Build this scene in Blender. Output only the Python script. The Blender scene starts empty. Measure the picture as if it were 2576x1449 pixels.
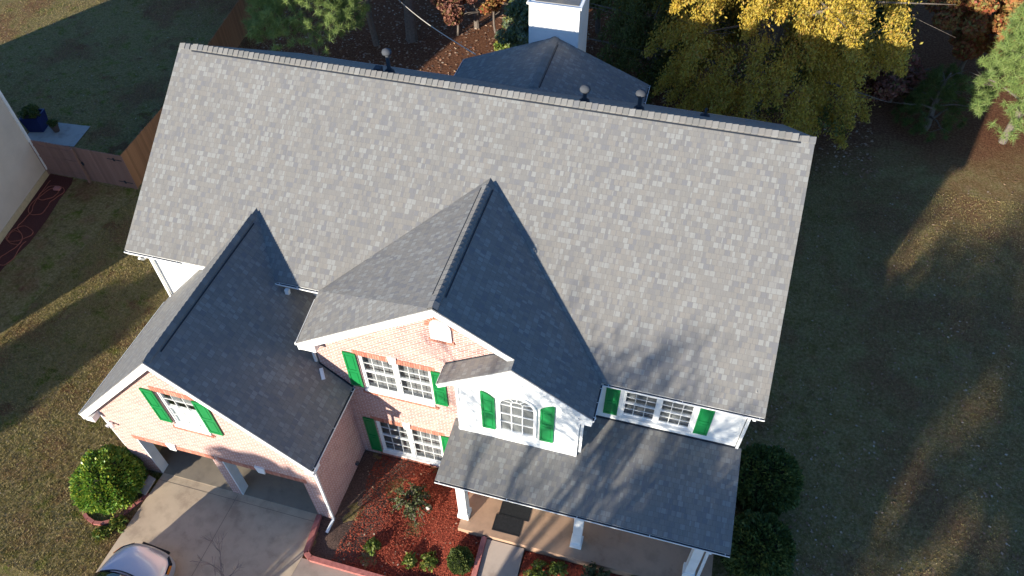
import bpy, math, random
import numpy as np
from mathutils import Vector, Matrix
random.seed(7)
RNG = np.random.default_rng(11)
SC = bpy.context.scene
COL = SC.collection

# ------------------------------------------------------------------ camera
cam = bpy.data.cameras.new('camera')
co = bpy.data.objects.new('camera', cam)
COL.objects.link(co)
RX, RZ, RR = 0.723881, 0.278800, -0.014834
Rm = Matrix.Rotation(RZ, 4, 'Z') @ Matrix.Rotation(RX, 4, 'X') @ Matrix.Rotation(RR, 4, 'Z')
co.matrix_world = Matrix.Translation((15.248, -17.060, 21.842)) @ Rm
cam.sensor_width = 36
cam.lens = 1865.19 / 2576 * 36
cam.clip_end = 2000
SC.camera = co

# ------------------------------------------------------------------ light
SUN = Vector((-0.47, -1.0, 0.291)).normalized()
sl = bpy.data.lights.new('sun', 'SUN')
sl.energy = 5.0
sl.angle = math.radians(0.55)
sl.color = (1.0, 0.92, 0.775)
so = bpy.data.objects.new('sun', sl)
so.location = (0, -40, 40)
so.rotation_euler = SUN.to_track_quat('Z', 'Y').to_euler()
COL.objects.link(so)
W = bpy.data.worlds.new('World')
SC.world = W
W.use_nodes = True
wn = W.node_tree.nodes
bg = wn['Background']
sky = wn.new('ShaderNodeTexSky')
sky.sky_type = 'NISHITA'
sky.sun_disc = False
sky.sun_elevation = math.asin(SUN.z)
sky.sun_rotation = math.atan2(SUN.x, SUN.y)
sky.ozone_density = 6.0
sky.dust_density = 0.3
W.node_tree.links.new(sky.outputs[0], bg.inputs[0])
bg.inputs[1].default_value = 0.13
SC.view_settings.view_transform = 'Standard'
SC.view_settings.look = 'None'
SC.view_settings.gamma = 1
SC.view_settings.exposure = 1.0


# ------------------------------------------------------------------ helpers
def tag(o, label=None, cat=None, group=None, kind=None):
    if label: o['label'] = label
    if cat: o['category'] = cat
    if group: o['group'] = group
    if kind: o['kind'] = kind
    return o


def empty(name, loc, rz=0.0):
    o = bpy.data.objects.new(name, None)
    o.location = loc
    o.rotation_euler = (0, 0, rz)
    o.empty_display_size = 0.3
    COL.objects.link(o)
    return o


def world_loc(o):
    v = Vector(o.location)
    if o.parent: v = v + world_loc(o.parent)
    return v


class MB:
    """collects faces in world space; build() links them as one mesh object"""
    def __init__(s):
        s.v = []; s.f = []; s.uv = []

    def face(s, pts, uv=None):
        b = len(s.v)
        s.v += [tuple(p) for p in pts]
        s.f.append(tuple(range(b, b + len(pts))))
        if uv is None:
            P = [Vector(p) for p in pts]
            n = Vector((0, 0, 0))
            for i in range(len(P)):
                a, c = P[i], P[(i + 1) % len(P)]
                n += Vector(((a.y - c.y) * (a.z + c.z), (a.z - c.z) * (a.x + c.x), (a.x - c.x) * (a.y + c.y)))
            if n.length < 1e-12: n = Vector((0, 0, 1))
            n.normalize()
            if abs(n.z) > 0.9995:
                uv = [(p.x, p.y) for p in P]
            else:
                u = Vector((0, 0, 1)).cross(n).normalized()
                w = n.cross(u)
                uv = [(p.dot(u), p.dot(w)) for p in P]
        s.uv += list(uv)
        return s

    def box(s, x0, x1, y0, y1, z0, z1):
        a = [(x0, y0, z0), (x1, y0, z0), (x1, y1, z0), (x0, y1, z0), (x0, y0, z1), (x1, y0, z1), (x1, y1, z1), (x0, y1, z1)]
        for q in ((0, 3, 2, 1), (4, 5, 6, 7), (0, 1, 5, 4), (1, 2, 6, 5), (2, 3, 7, 6), (3, 0, 4, 7)):
            s.face([a[i] for i in q])
        return s

    def prism(s, poly, d):
        """poly: planar loop (counter-clockwise seen from outside); d: offset vector to the other side"""
        d = Vector(d)
        top = [Vector(p) for p in poly]
        bot = [p + d for p in top]
        s.face(top)
        s.face(list(reversed(bot)))
        n = len(top)
        for i in range(n):
            j = (i + 1) % n
            s.face([top[i], bot[i], bot[j], top[j]])
        return s

    def beam(s, a, b, w, h, up=(0, 0, 1)):
        a, b = Vector(a), Vector(b)
        d = (b - a).normalized()
        up = Vector(up)
        if abs(d.dot(up)) > 0.98: up = Vector((0, 1, 0))
        sd = d.cross(up).normalized()
        u = sd.cross(d)
        c = [sd * (i * w / 2) + u * (j * h / 2) for i, j in ((-1, -1), (1, -1), (1, 1), (-1, 1))]
        A = [a + k for k in c]; B = [b + k for k in c]
        s.face(list(reversed(A)) if True else A); s.face(B)
        for i in range(4):
            j = (i + 1) % 4
            s.face([A[i], A[j], B[j], B[i]])
        return s

    def tube(s, pts, rad, n=8, cap=True):
        P = [Vector(p) for p in pts]
        if not hasattr(rad, '__len__'): rad = [rad] * len(P)
        rings = []
        x = None
        for i, p in enumerate(P):
            d = (P[min(i + 1, len(P) - 1)] - P[max(i - 1, 0)])
            if d.length < 1e-9: d = Vector((0, 0, 1))
            d.normalize()
            if x is None:
                x = d.orthogonal().normalized()
            else:
                x = (x - d * x.dot(d))
                if x.length < 1e-6: x = d.orthogonal()
                x.normalize()
            y = d.cross(x)
            rings.append([p + (x * math.cos(2 * math.pi * k / n) + y * math.sin(2 * math.pi * k / n)) * rad[i] for k in range(n)])
        L = 0
        for i in range(len(P) - 1):
            L2 = L + (P[i + 1] - P[i]).length
            for k in range(n):
                j = (k + 1) % n
                u0, u1 = k / n * 2 * math.pi * rad[i], (k + 1) / n * 2 * math.pi * rad[i]
                s.face([rings[i][k], rings[i][j], rings[i + 1][j], rings[i + 1][k]], [(u0, L), (u1, L), (u1, L2), (u0, L2)])
            L = L2
        if cap:
            s.face(list(reversed(rings[0]))); s.face(rings[-1])
        return s

    def lathe(s, c, prof, n=20):
        c = Vector(c)
        R = [[c + Vector((r * math.cos(2 * math.pi * k / n), r * math.sin(2 * math.pi * k / n), z)) for k in range(n)] for r, z in prof]
        for i in range(len(prof) - 1):
            for k in range(n):
                j = (k + 1) % n
                s.face([R[i][k], R[i][j], R[i + 1][j], R[i + 1][k]])
        return s

    def build(s, name, mat, parent=None, smooth=False, label=None, bevel=0):
        me = bpy.data.meshes.new(name)
        off = world_loc(parent) if parent else Vector((0, 0, 0))
        me.from_pydata([(p[0] - off.x, p[1] - off.y, p[2] - off.z) for p in s.v], [], s.f)
        uvl = me.uv_layers.new(name='UVMap')
        uvl.data.foreach_set('uv', np.array(s.uv, dtype=np.float32).ravel())
        me.materials.append(mat)
        if smooth:
            import bmesh
            b = bmesh.new(); b.from_mesh(me)
            bmesh.ops.remove_doubles(b, verts=b.verts, dist=1e-4)
            b.to_mesh(me); b.free()
            me.polygons.foreach_set('use_smooth', [True] * len(me.polygons))
        me.update()
        o = bpy.data.objects.new(name, me)
        COL.objects.link(o)
        if parent: o.parent = parent
        if label: o['label'] = label
        if bevel:
            m = o.modifiers.new('bevel', 'BEVEL'); m.width = bevel; m.segments = 2; m.limit_method = 'ANGLE'
        return o


def raw_mesh(name, V, F, mat, parent=None, kind=None):
    """V (n,3) numpy, F (m,k) numpy of same-size faces"""
    me = bpy.data.meshes.new(name)
    off = world_loc(parent) if parent else Vector((0, 0, 0))
    V = np.asarray(V, dtype=np.float32) - np.array(off, dtype=np.float32)
    k = F.shape[1]
    me.vertices.add(len(V)); me.vertices.foreach_set('co', V.ravel())
    me.loops.add(F.size); me.loops.foreach_set('vertex_index', F.ravel().astype(np.int32))
    me.polygons.add(len(F))
    me.polygons.foreach_set('loop_start', np.arange(0, F.size, k, dtype=np.int32))
    me.polygons.foreach_set('loop_total', np.full(len(F), k, dtype=np.int32))
    me.update(calc_edges=True)
    me.materials.append(mat)
    o = bpy.data.objects.new(name, me)
    COL.objects.link(o)
    if parent: o.parent = parent
    return o


# ------------------------------------------------------------------ materials
class NT:
    def __init__(s, name):
        s.m = bpy.data.materials.new(name); s.m.use_nodes = True
        s.t = s.m.node_tree; s.n = s.t.nodes; s.b = s.n['Principled BSDF']
        s.b.inputs['Roughness'].default_value = 0.8
        s.b.inputs['Specular IOR Level'].default_value = 0.3

    def node(s, typ, **kw):
        n = s.n.new(typ)
        for k, v in kw.items(): setattr(n, k, v)
        return n

    def link(s, a, b): s.t.links.new(a, b)

    def val(s, sock, v):
        if hasattr(v, 'is_linked') or hasattr(v, 'links'): s.link(v, sock)
        else: sock.default_value = v

    def math(s, op, a, b=0.0, c=0.0, clamp=False):
        n = s.node('ShaderNodeMath', operation=op, use_clamp=clamp)
        s.val(n.inputs[0], a); s.val(n.inputs[1], b); s.val(n.inputs[2], c)
        return n.outputs[0]

    def mix(s, f, a, b, typ='MIX'):
        n = s.node('ShaderNodeMix', data_type='RGBA', blend_type=typ)
        s.val(n.inputs[0], f)
        s.val(n.inputs[6], a if not isinstance(a, tuple) else (*a[:3], 1))
        s.val(n.inputs[7], b if not isinstance(b, tuple) else (*b[:3], 1))
        return n.outputs[2]

    def noise(s, vec, scale, detail=4, rough=0.6):
        n = s.node('ShaderNodeTexNoise')
        n.inputs['Scale'].default_value = scale; n.inputs['Detail'].default_value = detail; n.inputs['Roughness'].default_value = rough
        if vec is not None: s.link(vec, n.inputs['Vector'])
        return n.outputs['Fac']

    def ramp(s, fac, stops, interp='LINEAR'):
        n = s.node('ShaderNodeValToRGB'); cr = n.color_ramp; cr.interpolation = interp
        cr.elements[0].position = stops[0][0]; cr.elements[0].color = (*stops[0][1], 1)
        cr.elements[1].position = stops[1][0]; cr.elements[1].color = (*stops[1][1], 1)
        for p, c in stops[2:]:
            e = cr.elements.new(p); e.color = (*c, 1)
        s.link(fac, n.inputs[0])
        return n.outputs[0]

    def step(s, fac, a, b):
        n = s.node('ShaderNodeMapRange'); n.clamp = True
        s.link(fac, n.inputs[0]); n.inputs[1].default_value = a; n.inputs[2].default_value = b
        return n.outputs[0]

    def bump(s, h, strength, dist):
        n = s.node('ShaderNodeBump'); n.inputs['Strength'].default_value = strength; n.inputs['Distance'].default_value = dist
        s.link(h, n.inputs['Height']); s.link(n.outputs[0], s.b.inputs['Normal'])

    def uv(s): return s.node('ShaderNodeTexCoord').outputs['UV']
    def obj(s): return s.node('ShaderNodeTexCoord').outputs['Object']
    def pos(s): return s.node('ShaderNodeNewGeometry').outputs['Position']
    def isl(s): return s.node('ShaderNodeNewGeometry').outputs['Random Per Island']
    def color(s, c): s.val(s.b.inputs['Base Color'], c if not isinstance(c, tuple) else (*c[:3], 1))


def simple(name, c, rough=0.7, spec=0.3, metal=0.0, var=0.12, scale=6):
    m = NT(name)
    f = m.noise(m.pos(), scale)
    m.color(m.mix(m.step(f, .3, .7), tuple(k * (1 - var) for k in c), tuple(min(1, k * (1 + var)) for k in c)))
    m.b.inputs['Roughness'].default_value = rough; m.b.inputs['Specular IOR Level'].default_value = spec; m.b.inputs['Metallic'].default_value = metal
    return m.m


def shingle_mat():
    m = NT('asphalt_shingles'); uv = m.uv()
    def brick(w, h, off, fr, mort):
        n = m.node('ShaderNodeTexBrick', offset=off, offset_frequency=fr)
        m.link(uv, n.inputs['Vector'])
        n.inputs['Color1'].default_value = (0, 0, 0, 1); n.inputs['Color2'].default_value = (1, 1, 1, 1)
        n.inputs['Mortar'].default_value = (0.45, .45, .45, 1)
        n.inputs['Scale'].default_value = 1; n.inputs['Mortar Size'].default_value = mort; n.inputs['Mortar Smooth'].default_value = .2
        n.inputs['Brick Width'].default_value = w; n.inputs['Row Height'].default_value = h
        return n
    a = brick(.135, .150, .37, 2, .005)
    b = brick(.215, .150, .61, 3, .003)
    r = m.math('FRACT', m.math('MULTIPLY_ADD', m.math('ADD', a.outputs['Color'], m.math('MULTIPLY', b.outputs['Color'], 1.7)), 1.31, .13))
    c = m.ramp(r, [(0, (.200, .188, .170)), (.20, (.184, .175, .163)), (.36, (.158, .154, .155)), (.48, (.210, .193, .172)), (.58, (.146, .146, .158)), (.67, (.228, .221, .207)), (.84, (.258, .260, .248))], 'CONSTANT')
    gran = m.noise(uv, 90, 2)
    big = m.noise(uv, .8, 4)
    c = m.mix(.30, c, m.ramp(gran, [(.3, (.12, .12, .12)), (.7, (.27, .262, .25))]))
    c = m.mix(m.math('MULTIPLY', m.step(big, .35, .75), .22), c, (.15, .145, .137))
    c = m.mix(m.math('MULTIPLY', a.outputs['Fac'], .45), c, (.08, .08, .08))  # thin dark lines paint in the shadow at shingle butts and tabs
    drip = m.node('ShaderNodeTexNoise'); mp = m.node('ShaderNodeMapping'); mp.inputs['Scale'].default_value = (2.6, .22, 1)
    m.link(uv, mp.inputs[0]); m.link(mp.outputs[0], drip.inputs['Vector']); drip.inputs['Detail'].default_value = 5
    c = m.mix(m.math('MULTIPLY', m.step(drip.outputs['Fac'], .5, .72), .22), c, (.12, .115, .11))
    m.color(c); m.b.inputs['Roughness'].default_value = .92; m.b.inputs['Specular IOR Level'].default_value = .2
    sx = m.node('ShaderNodeSeparateXYZ'); m.link(uv, sx.inputs[0])
    saw = m.math('FRACT', m.math('DIVIDE', sx.outputs['Y'], .150))
    h = m.math('ADD', m.math('MULTIPLY', m.math('SUBTRACT', 1.0, saw), .6), m.math('ADD', m.math('MULTIPLY', r, .5), m.math('MULTIPLY', gran, .25)))
    m.bump(h, .4, .010)
    return m.m


def brick_mat():
    m = NT('red_brick'); uv = m.uv()
    n = m.node('ShaderNodeTexBrick', offset=.5)
    m.link(uv, n.inputs['Vector'])
    n.inputs['Color1'].default_value = (0, 0, 0, 1); n.inputs['Color2'].default_value = (1, 1, 1, 1); n.inputs['Mortar'].default_value = (.5, .5, .5, 1)
    n.inputs['Scale'].default_value = 1; n.inputs['Brick Width'].default_value = .215; n.inputs['Row Height'].default_value = .078
    n.inputs['Mortar Size'].default_value = .009; n.inputs['Mortar Smooth'].default_value = .3
    c = m.ramp(n.outputs['Color'], [(0, (.35, .145, .12)), (.35, (.42, .195, .165)), (.7, (.49, .255, .215)), (1, (.31, .125, .11))])
    c = m.mix(m.math('MULTIPLY', m.noise(uv, 40, 3), .35), c, (.54, .33, .27))
    c = m.mix(n.outputs['Fac'], c, (.66, .60, .56))
    c = m.mix(m.math('MULTIPLY', m.step(m.noise(uv, .9, 5), .45, .75), .25), c, (.62, .46, .38))
    m.color(c); m.b.inputs['Roughness'].default_value = .9
    m.bump(m.math('SUBTRACT', m.math('MULTIPLY', m.noise(uv, 60, 2), .2), n.outputs['Fac']), .6, .008)
    return m.m


def siding_mat(name, c, lap=.13):
    m = NT(name); uv = m.uv()
    sx = m.node('ShaderNodeSeparateXYZ'); m.link(uv, sx.inputs[0])
    saw = m.math('FRACT', m.math('DIVIDE', sx.outputs['Y'], lap))
    f = m.noise(m.pos(), 1.2, 5)
    m.color(m.mix(m.step(f, .4, .8), c, tuple(k * .88 for k in c)))
    m.b.inputs['Roughness'].default_value = .6
    m.bump(m.math('SUBTRACT', 1.0, saw), .5, .012)
    return m.m


def leaf_mat(name, cols, trans=.35, rough=.6):
    m = NT(name)
    r = m.isl()
    st = [(i / max(1, len(cols) - 1), c) for i, c in enumerate(cols)]
    c = m.ramp(r, st)
    f = m.noise(m.pos(), 1.4, 3)
    c = m.mix(m.math('MULTIPLY', m.step(f, .4, .65), .45), c, cols[len(cols) // 2])
    m.color(c)
    m.b.inputs['Roughness'].default_value = rough
    tr = m.node('ShaderNodeBsdfTranslucent'); m.link(c, tr.inputs[0])
    mx = m.node('ShaderNodeMixShader'); mx.inputs[0].default_value = trans
    m.link(m.b.outputs[0], mx.inputs[1]); m.link(tr.outputs[0], mx.inputs[2])
    m.link(mx.outputs[0], m.n['Material Output'].inputs['Surface'])
    return m.m


def bark_mat(name, c):
    m = NT(name)
    f = m.noise(m.pos(), 9, 6, .7)
    m.color(m.ramp(f, [(.3, tuple(k * .45 for k in c)), (.7, c)]))
    m.bump(f, .8, .03)
    return m.m


def concrete_mat(name, c, stain):
    m = NT(name); p = m.pos()
    a = m.noise(p, .55, 5, .65); b = m.noise(p, 14, 5, .7); d = m.noise(p, 2.2, 4)
    col = m.mix(m.step(a, .38, .68), c, stain)
    col = m.mix(m.math('MULTIPLY', m.step(d, .48, .68), .45), col, tuple(k * .60 for k in c))
    col = m.mix(m.math('MULTIPLY', m.step(m.noise(p, 1.1, 7, .75), .56, .66), .5), col, tuple(k * q for k, q in zip(c, (.55, .5, .5))))
    col = m.mix(m.math('MULTIPLY', b, .35), col, tuple(k * .75 for k in c))
    m.color(col); m.b.inputs['Roughness'].default_value = .9
    m.bump(b, .25, .01)
    return m.m


def pane_mat():
    m = NT('window_glass')
    g = m.node('ShaderNodeBsdfGlossy'); g.inputs['Roughness'].default_value = .03; g.inputs['Color'].default_value = (.9, .95, 1, 1)
    t = m.node('ShaderNodeBsdfTransparent'); t.inputs[0].default_value = (.80, .83, .85, 1)
    fr = m.node('ShaderNodeFresnel'); fr.inputs[0].default_value = 1.7
    mx = m.node('ShaderNodeMixShader')
    m.link(m.math('ADD', fr.outputs[0], .05), mx.inputs[0]); m.link(t.outputs[0], mx.inputs[1]); m.link(g.outputs[0], mx.inputs[2])
    m.link(mx.outputs[0], m.n['Material Output'].inputs['Surface'])
    return m.m


def blind_mat():
    m = NT('window_blind'); uv = m.uv()
    sx = m.node('ShaderNodeSeparateXYZ'); m.link(uv, sx.inputs[0])
    s = m.math('FRACT', m.math('DIVIDE', sx.outputs['Y'], .06))
    m.color(m.mix(m.step(s, .5, .8), (.33, .33, .325), (.17, .17, .18)))
    return m.m


def ground_mat():
    m = NT('lawn_and_litter'); p = m.pos()
    sx = m.node('ShaderNodeSeparateXYZ'); m.link(p, sx.inputs[0])
    X, Y = sx.outputs['X'], sx.outputs['Y']
    n0 = m.noise(p, .35, 5, .6); n1 = m.noise(p, 1.3, 5, .65); n2 = m.noise(p, 9, 5, .75); n3 = m.noise(p, 38, 3, .8)
    n4 = m.noise(p, 3.4, 5, .7)
    grass = m.ramp(n2, [(.25, (.115, .095, .036)), (.45, (.215, .175, .065)), (.58, (.31, .235, .115)), (.75, (.44, .34, .20))])
    green = m.ramp(n2, [(.25, (.070, .090, .014)), (.6, (.15, .185, .025)), (.8, (.25, .25, .06))])
    brown = m.ramp(n2, [(.25, (.10, .055, .030)), (.5, (.22, .125, .062)), (.75, (.38, .23, .12))])
    lit = m.ramp(n2, [(.25, (.055, .026, .017)), (.5, (.17, .075, .042)), (.7, (.30, .16, .09)), (.85, (.42, .28, .19))])
    c = m.mix(m.math('MULTIPLY', m.step(n1, .52, .62), m.step(n4, .40, .60)), grass, green)
    c = m.mix(m.step(n0, .50, .62), c, brown)
    c = m.mix(m.math('MULTIPLY', m.step(n4, .52, .70), .55), c, tuple(k * .35 for k in (.16, .12, .06)))
    c = m.mix(m.math('MULTIPLY', m.step(m.noise(p, 2.1, 6, .7), .58, .66), .6), c, (.27, .17, .11))
    # right yard is thinner, browner grass
    ry = m.math('MULTIPLY', m.step(X, 17, 24), .75)
    c = m.mix(m.math('MULTIPLY', ry, m.step(n1, .35, .6)), c, brown)
    # leaf litter behind the house, east of the back fence
    wob = m.math('MULTIPLY_ADD', n0, 5.0, -2.5)
    line = m.math('ADD', m.math('MULTIPLY', m.step(X, 16, 25), 6.0), 8.5)
    back = m.step(m.math('SUBTRACT', m.math('ADD', Y, wob), line), -1.5, 2.0)
    east = m.step(m.math('ADD', X, m.math('MULTIPLY_ADD', Y, .14, 9.1)), -.1, .3)
    c = m.mix(m.math('MULTIPLY', back, east), c, lit)
    far = m.step(m.math('ADD', m.math('ADD', Y, wob), m.math('MULTIPLY', m.step(X, -22, -12), 2.0)), 17, 22)
    c = m.mix(m.math('MULTIPLY', far, .7), c, lit)
    # red clay patches in the side yard
    clay = m.math('MULTIPLY', m.step(m.noise(p, .8, 3), .62, .68), m.math('SUBTRACT', 1.0, m.step(X, -2, 0)))
    c = m.mix(m.math('MULTIPLY', clay, .7), c, (.16, .065, .04))
    c = m.mix(m.step(n3, .62, .75), c, m.mix(.5, c, (.22, .19, .12)))
    m.color(c); m.b.inputs['Roughness'].default_value = 1; m.b.inputs['Specular IOR Level'].default_value = .05
    m.bump(m.math('ADD', n2, m.math('MULTIPLY', n3, .6)), 1.0, .07)
    return m.m


def mulch_mat():
    m = NT('red_mulch'); p = m.pos()
    n2 = m.noise(p, 22, 5, .8); n1 = m.noise(p, 1.1, 4)
    c = m.ramp(n2, [(.25, (.055, .012, .008)), (.45, (.19, .034, .019)), (.62, (.32, .062, .032)), (.8, (.40, .13, .08))])
    sx = m.node('ShaderNodeSeparateXYZ'); m.link(p, sx.inputs[0])
    # weathered grey strip beside the garage wall
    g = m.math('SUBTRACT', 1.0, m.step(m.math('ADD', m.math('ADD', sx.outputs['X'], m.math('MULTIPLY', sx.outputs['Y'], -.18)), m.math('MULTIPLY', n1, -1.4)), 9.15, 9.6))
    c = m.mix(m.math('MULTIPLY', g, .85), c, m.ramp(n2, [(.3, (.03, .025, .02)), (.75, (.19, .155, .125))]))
    m.color(c); m.b.inputs['Roughness'].default_value = 1
    m.bump(n2, 1.0, .06)
    return m.m


def paint_mat(name, c, rough=.5):
    m = NT(name); f = m.noise(m.pos(), 3, 5)
    m.color(m.mix(m.step(f, .45, .8), c, tuple(k * .85 for k in c)))
    m.b.inputs['Roughness'].default_value = rough
    return m.m


def car_mat():
    m = NT('silver_paint')
    m.color(m.ramp(m.noise(m.pos(), 300, 1), [(.3, (.55, .56, .60)), (.7, (.64, .65, .69))]))
    m.b.inputs['Metallic'].default_value = .55; m.b.inputs['Roughness'].default_value = .28
    m.b.inputs['Coat Weight'].default_value = 1.0; m.b.inputs['Coat Roughness'].default_value = .03
    return m.m


M = dict(
    shingle=shingle_mat(), brick=brick_mat(), white=paint_mat('white_trim', (.80, .80, .78)), siding=siding_mat('white_siding', (.80, .80, .78)),
    green=paint_mat('green_shutter', (.012, .20, .055), .35), glass=pane_mat(), blind=blind_mat(),
    gutter=paint_mat('white_gutter', (.78, .78, .76), .35), guard=simple('dark_gutter_guard', (.06, .06, .065)),
    dark=simple('dark_void', (.02, .02, .022)), galv=simple('galvanised_metal', (.075, .08, .09), .9, .1, .0), boot=simple('rubber_boot', (.02, .025, .035)),
    drive=concrete_mat('driveway_concrete', (.57, .455, .325), (.42, .32, .225)), walk=concrete_mat('walkway_concrete', (.36, .29, .24), (.27, .22, .185)),
    porch=concrete_mat('porch_floor', (.46, .29, .19), (.38, .245, .165)), patio=concrete_mat('patio_concrete', (.40, .385, .36), (.34, .33, .31)),
    ground=ground_mat(), mulch=mulch_mat(), edging=simple('red_painted_edging', (.38, .135, .115), .7, var=.25, scale=9),
    tanwall=simple('tan_plywood', (.42, .30, .15), .8, var=.2), gfloor=concrete_mat('garage_floor', (.30, .25, .19), (.22, .185, .15)),
    fence_a=None, fence_b=None, bark=bark_mat('grey_bark', (.20, .165, .14)), bark2=bark_mat('pale_twig_bark', (.34, .26, .22)),
    beige=siding_mat('beige_siding', (.62, .53, .43), .16), found=simple('tan_foundation', (.50, .40, .24), .9),
    blue=simple('blue_glaze', (.012, .02, .12), .35, .5), pot=simple('brown_clay', (.16, .11, .09)), hose=simple('orange_hose', (.33, .10, .06), .5),
    block=simple('pink_block', (.40, .17, .15), .9), mat=simple('black_rubber', (.018, .018, .02), .85, var=.3, scale=14), car=car_mat(),
    tyre=simple('tyre_rubber', (.02, .02, .02)), cglass=None, amber=simple('amber_lens', (.75, .22, .02), .2, .6), splash=simple('grey_concrete', (.30, .29, .28), .9),
    cable=simple('grey_cable', (.50, .46, .40), .5), cap=simple('chimney_chase_cover', (.17, .16, .145), .5, .4, .2), stone=simple('pale_stone', (.5, .47, .43), .9),
)


def fence_mat(name, c, width):
    m = NT(name); uv = m.uv()
    sx = m.node('ShaderNodeSeparateXYZ'); m.link(uv, sx.inputs[0])
    q = m.math('DIVIDE', sx.outputs['X'], width)
    fl = m.math('FLOOR', q); wh = m.node('ShaderNodeTexWhiteNoise', noise_dimensions='1D'); m.link(fl, wh.inputs['W'])
    n = m.noise(uv, 12, 5, .7)
    col = m.mix(wh.outputs['Value'], tuple(k * .8 for k in c), tuple(k * 1.15 for k in c))
    m.color(m.mix(m.math('MULTIPLY', n, .4), col, tuple(k * .6 for k in c)))
    m.b.inputs['Roughness'].default_value = .85
    return m.m


M['fence_a'] = fence_mat('pinkish_fence_boards', (.30, .175, .14), .14)
M['fence_b'] = fence_mat('orange_brown_fence_boards', (.30, .155, .08), .14)
g = NT('car_glass'); g.color((.012, .015, .02)); g.b.inputs['Roughness'].default_value = .04; g.b.inputs['Specular IOR Level'].default_value = .8
M['cglass'] = g.m

# per-piece colour for cap shingles
cm = NT('ridge_cap_shingles')
cc = cm.ramp(cm.isl(), [(0, (.155, .15, .14)), (.3, (.18, .168, .155)), (.55, (.20, .192, .18)), (.8, (.145, .145, .15)), (.92, (.225, .22, .21))], 'CONSTANT')
cm.color(cm.mix(.3, cc, cm.ramp(cm.noise(cm.pos(), 80, 2), [(.3, (.10, .10, .10)), (.7, (.24, .235, .225))])))
cm.b.inputs['Roughness'].default_value = .92
M['caps'] = cm.m
# per-piece brick
bm_ = NT('trim_brick')
bm_.color(bm_.ramp(bm_.isl(), [(0, (.36, .13, .09)), (.5, (.46, .19, .13)), (1, (.52, .25, .18))]))
bm_.b.inputs['Roughness'].default_value = .9
M['tbrick'] = bm_.m

# ================================================================== GROUND
GZ = -0.10
b = MB()
b.face([(-400, -400, GZ), (400, -400, GZ), (400, 400, GZ), (-400, 400, GZ)])
tag(b.build('ground', M['ground']), kind='structure')


def sheet(name, pts, z, mat):
    m = MB(); m.face([(x, y, z) for x, y in pts])
    return tag(m.build(name, mat), kind='structure')


sheet('driveway', [(1.12, -8.8), (1.0, -11.6), (.6, -30), (6.2, -30), (6.5, -12.2), (6.70, -10.4), (6.70, -9.0), (6.6, -8.8)], GZ + .05, M['drive'])
# driveway joints
b = MB()
for x in (3.83,):
    b.face([(x - .006, -9.15, GZ + .054), (x - .25 - .006, -30, GZ + .054), (x - .25 + .006, -30, GZ + .054), (x + .006, -9.15, GZ + .054)])
b.face([(1.12, -9.32, GZ + .054), (6.68, -9.32, GZ + .054), (6.68, -9.31, GZ + .054), (1.12, -9.31, GZ + .054)])
tag(b.build('driveway_joints', simple('joint_filler', (.10, .09, .08))), kind='structure')
# walkway: level strip along the bed, then a ramp up to the porch
b = MB()
b.face([(6.50, -12.2, GZ + .046), (13.1, -12.2, GZ + .046), (13.1, -10.45, GZ + .046), (6.70, -10.45, GZ + .046)])
b.face([(11.95, -10.45, GZ + .046), (13.07, -10.45, GZ + .046), (13.09, -8.62, .40), (11.95, -8.62, .40)])
b.face([(13.07, -10.45, GZ + .046), (13.07, -10.45, GZ - .2), (13.09, -8.62, GZ - .2), (13.09, -8.62, .40)])
b.face([(11.95, -8.62, .40), (11.95, -8.62, GZ - .2), (11.95, -10.45, GZ - .2), (11.95, -10.45, GZ + .046)])
tag(b.build('walkway', M['walk']), kind='structure')
sheet('patio', [(-15.6, 4.65), (-12.75, 4.9), (-13.0, 6.5), (-15.6, 6.3)], GZ + .03, M['patio'])


def smooth(a, b, t):
    t = max(0, min(1, (t - a) / (b - a))); return t * t * (3 - 2 * t)


def bedz(x, y):
    return GZ + .03 + .42 * smooth(9.8, 11.2, x) * smooth(-10.4, -8.4, y) + .05 * math.sin(x * 3.1) * math.sin(y * 2.7)


def bed(name, x0, x1, y0, y1, inside, zf, mat, st=.12):
    nx, ny = int((x1 - x0) / st) + 1, int((y1 - y0) / st) + 1
    V = []; F = []
    idx = {}
    for i in range(nx + 1):
        for j in range(ny + 1):
            x, y = x0 + (x1 - x0) * i / nx, y0 + (y1 - y0) * j / ny
            idx[i, j] = len(V); V.append((x, y, zf(x, y) + random.uniform(-.012, .02)))
    for i in range(nx):
        for j in range(ny):
            cx, cy = x0 + (x1 - x0) * (i + .5) / nx, y0 + (y1 - y0) * (j + .5) / ny
            if inside(cx, cy): F.append((idx[i, j], idx[i + 1, j], idx[i + 1, j + 1], idx[i, j + 1]))
    o = raw_mesh(name, np.array(V), np.array(F), mat)
    return tag(o, kind='structure')


bed('mulch_bed', 6.75, 11.85, -10.35, -6.5, lambda x, y: (x > 7.05 or y < -9.05), bedz, M['mulch'])
bedz2 = lambda x, y: GZ + .03 + .30 * smooth(-11, -8.7, y) + .03 * math.sin(x * 3) * math.sin(y * 4)
bed('porch_mulch_bed', 13.12, 18.6, -11.5, -8.6, lambda x, y: True, bedz2, M['mulch'])
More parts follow.
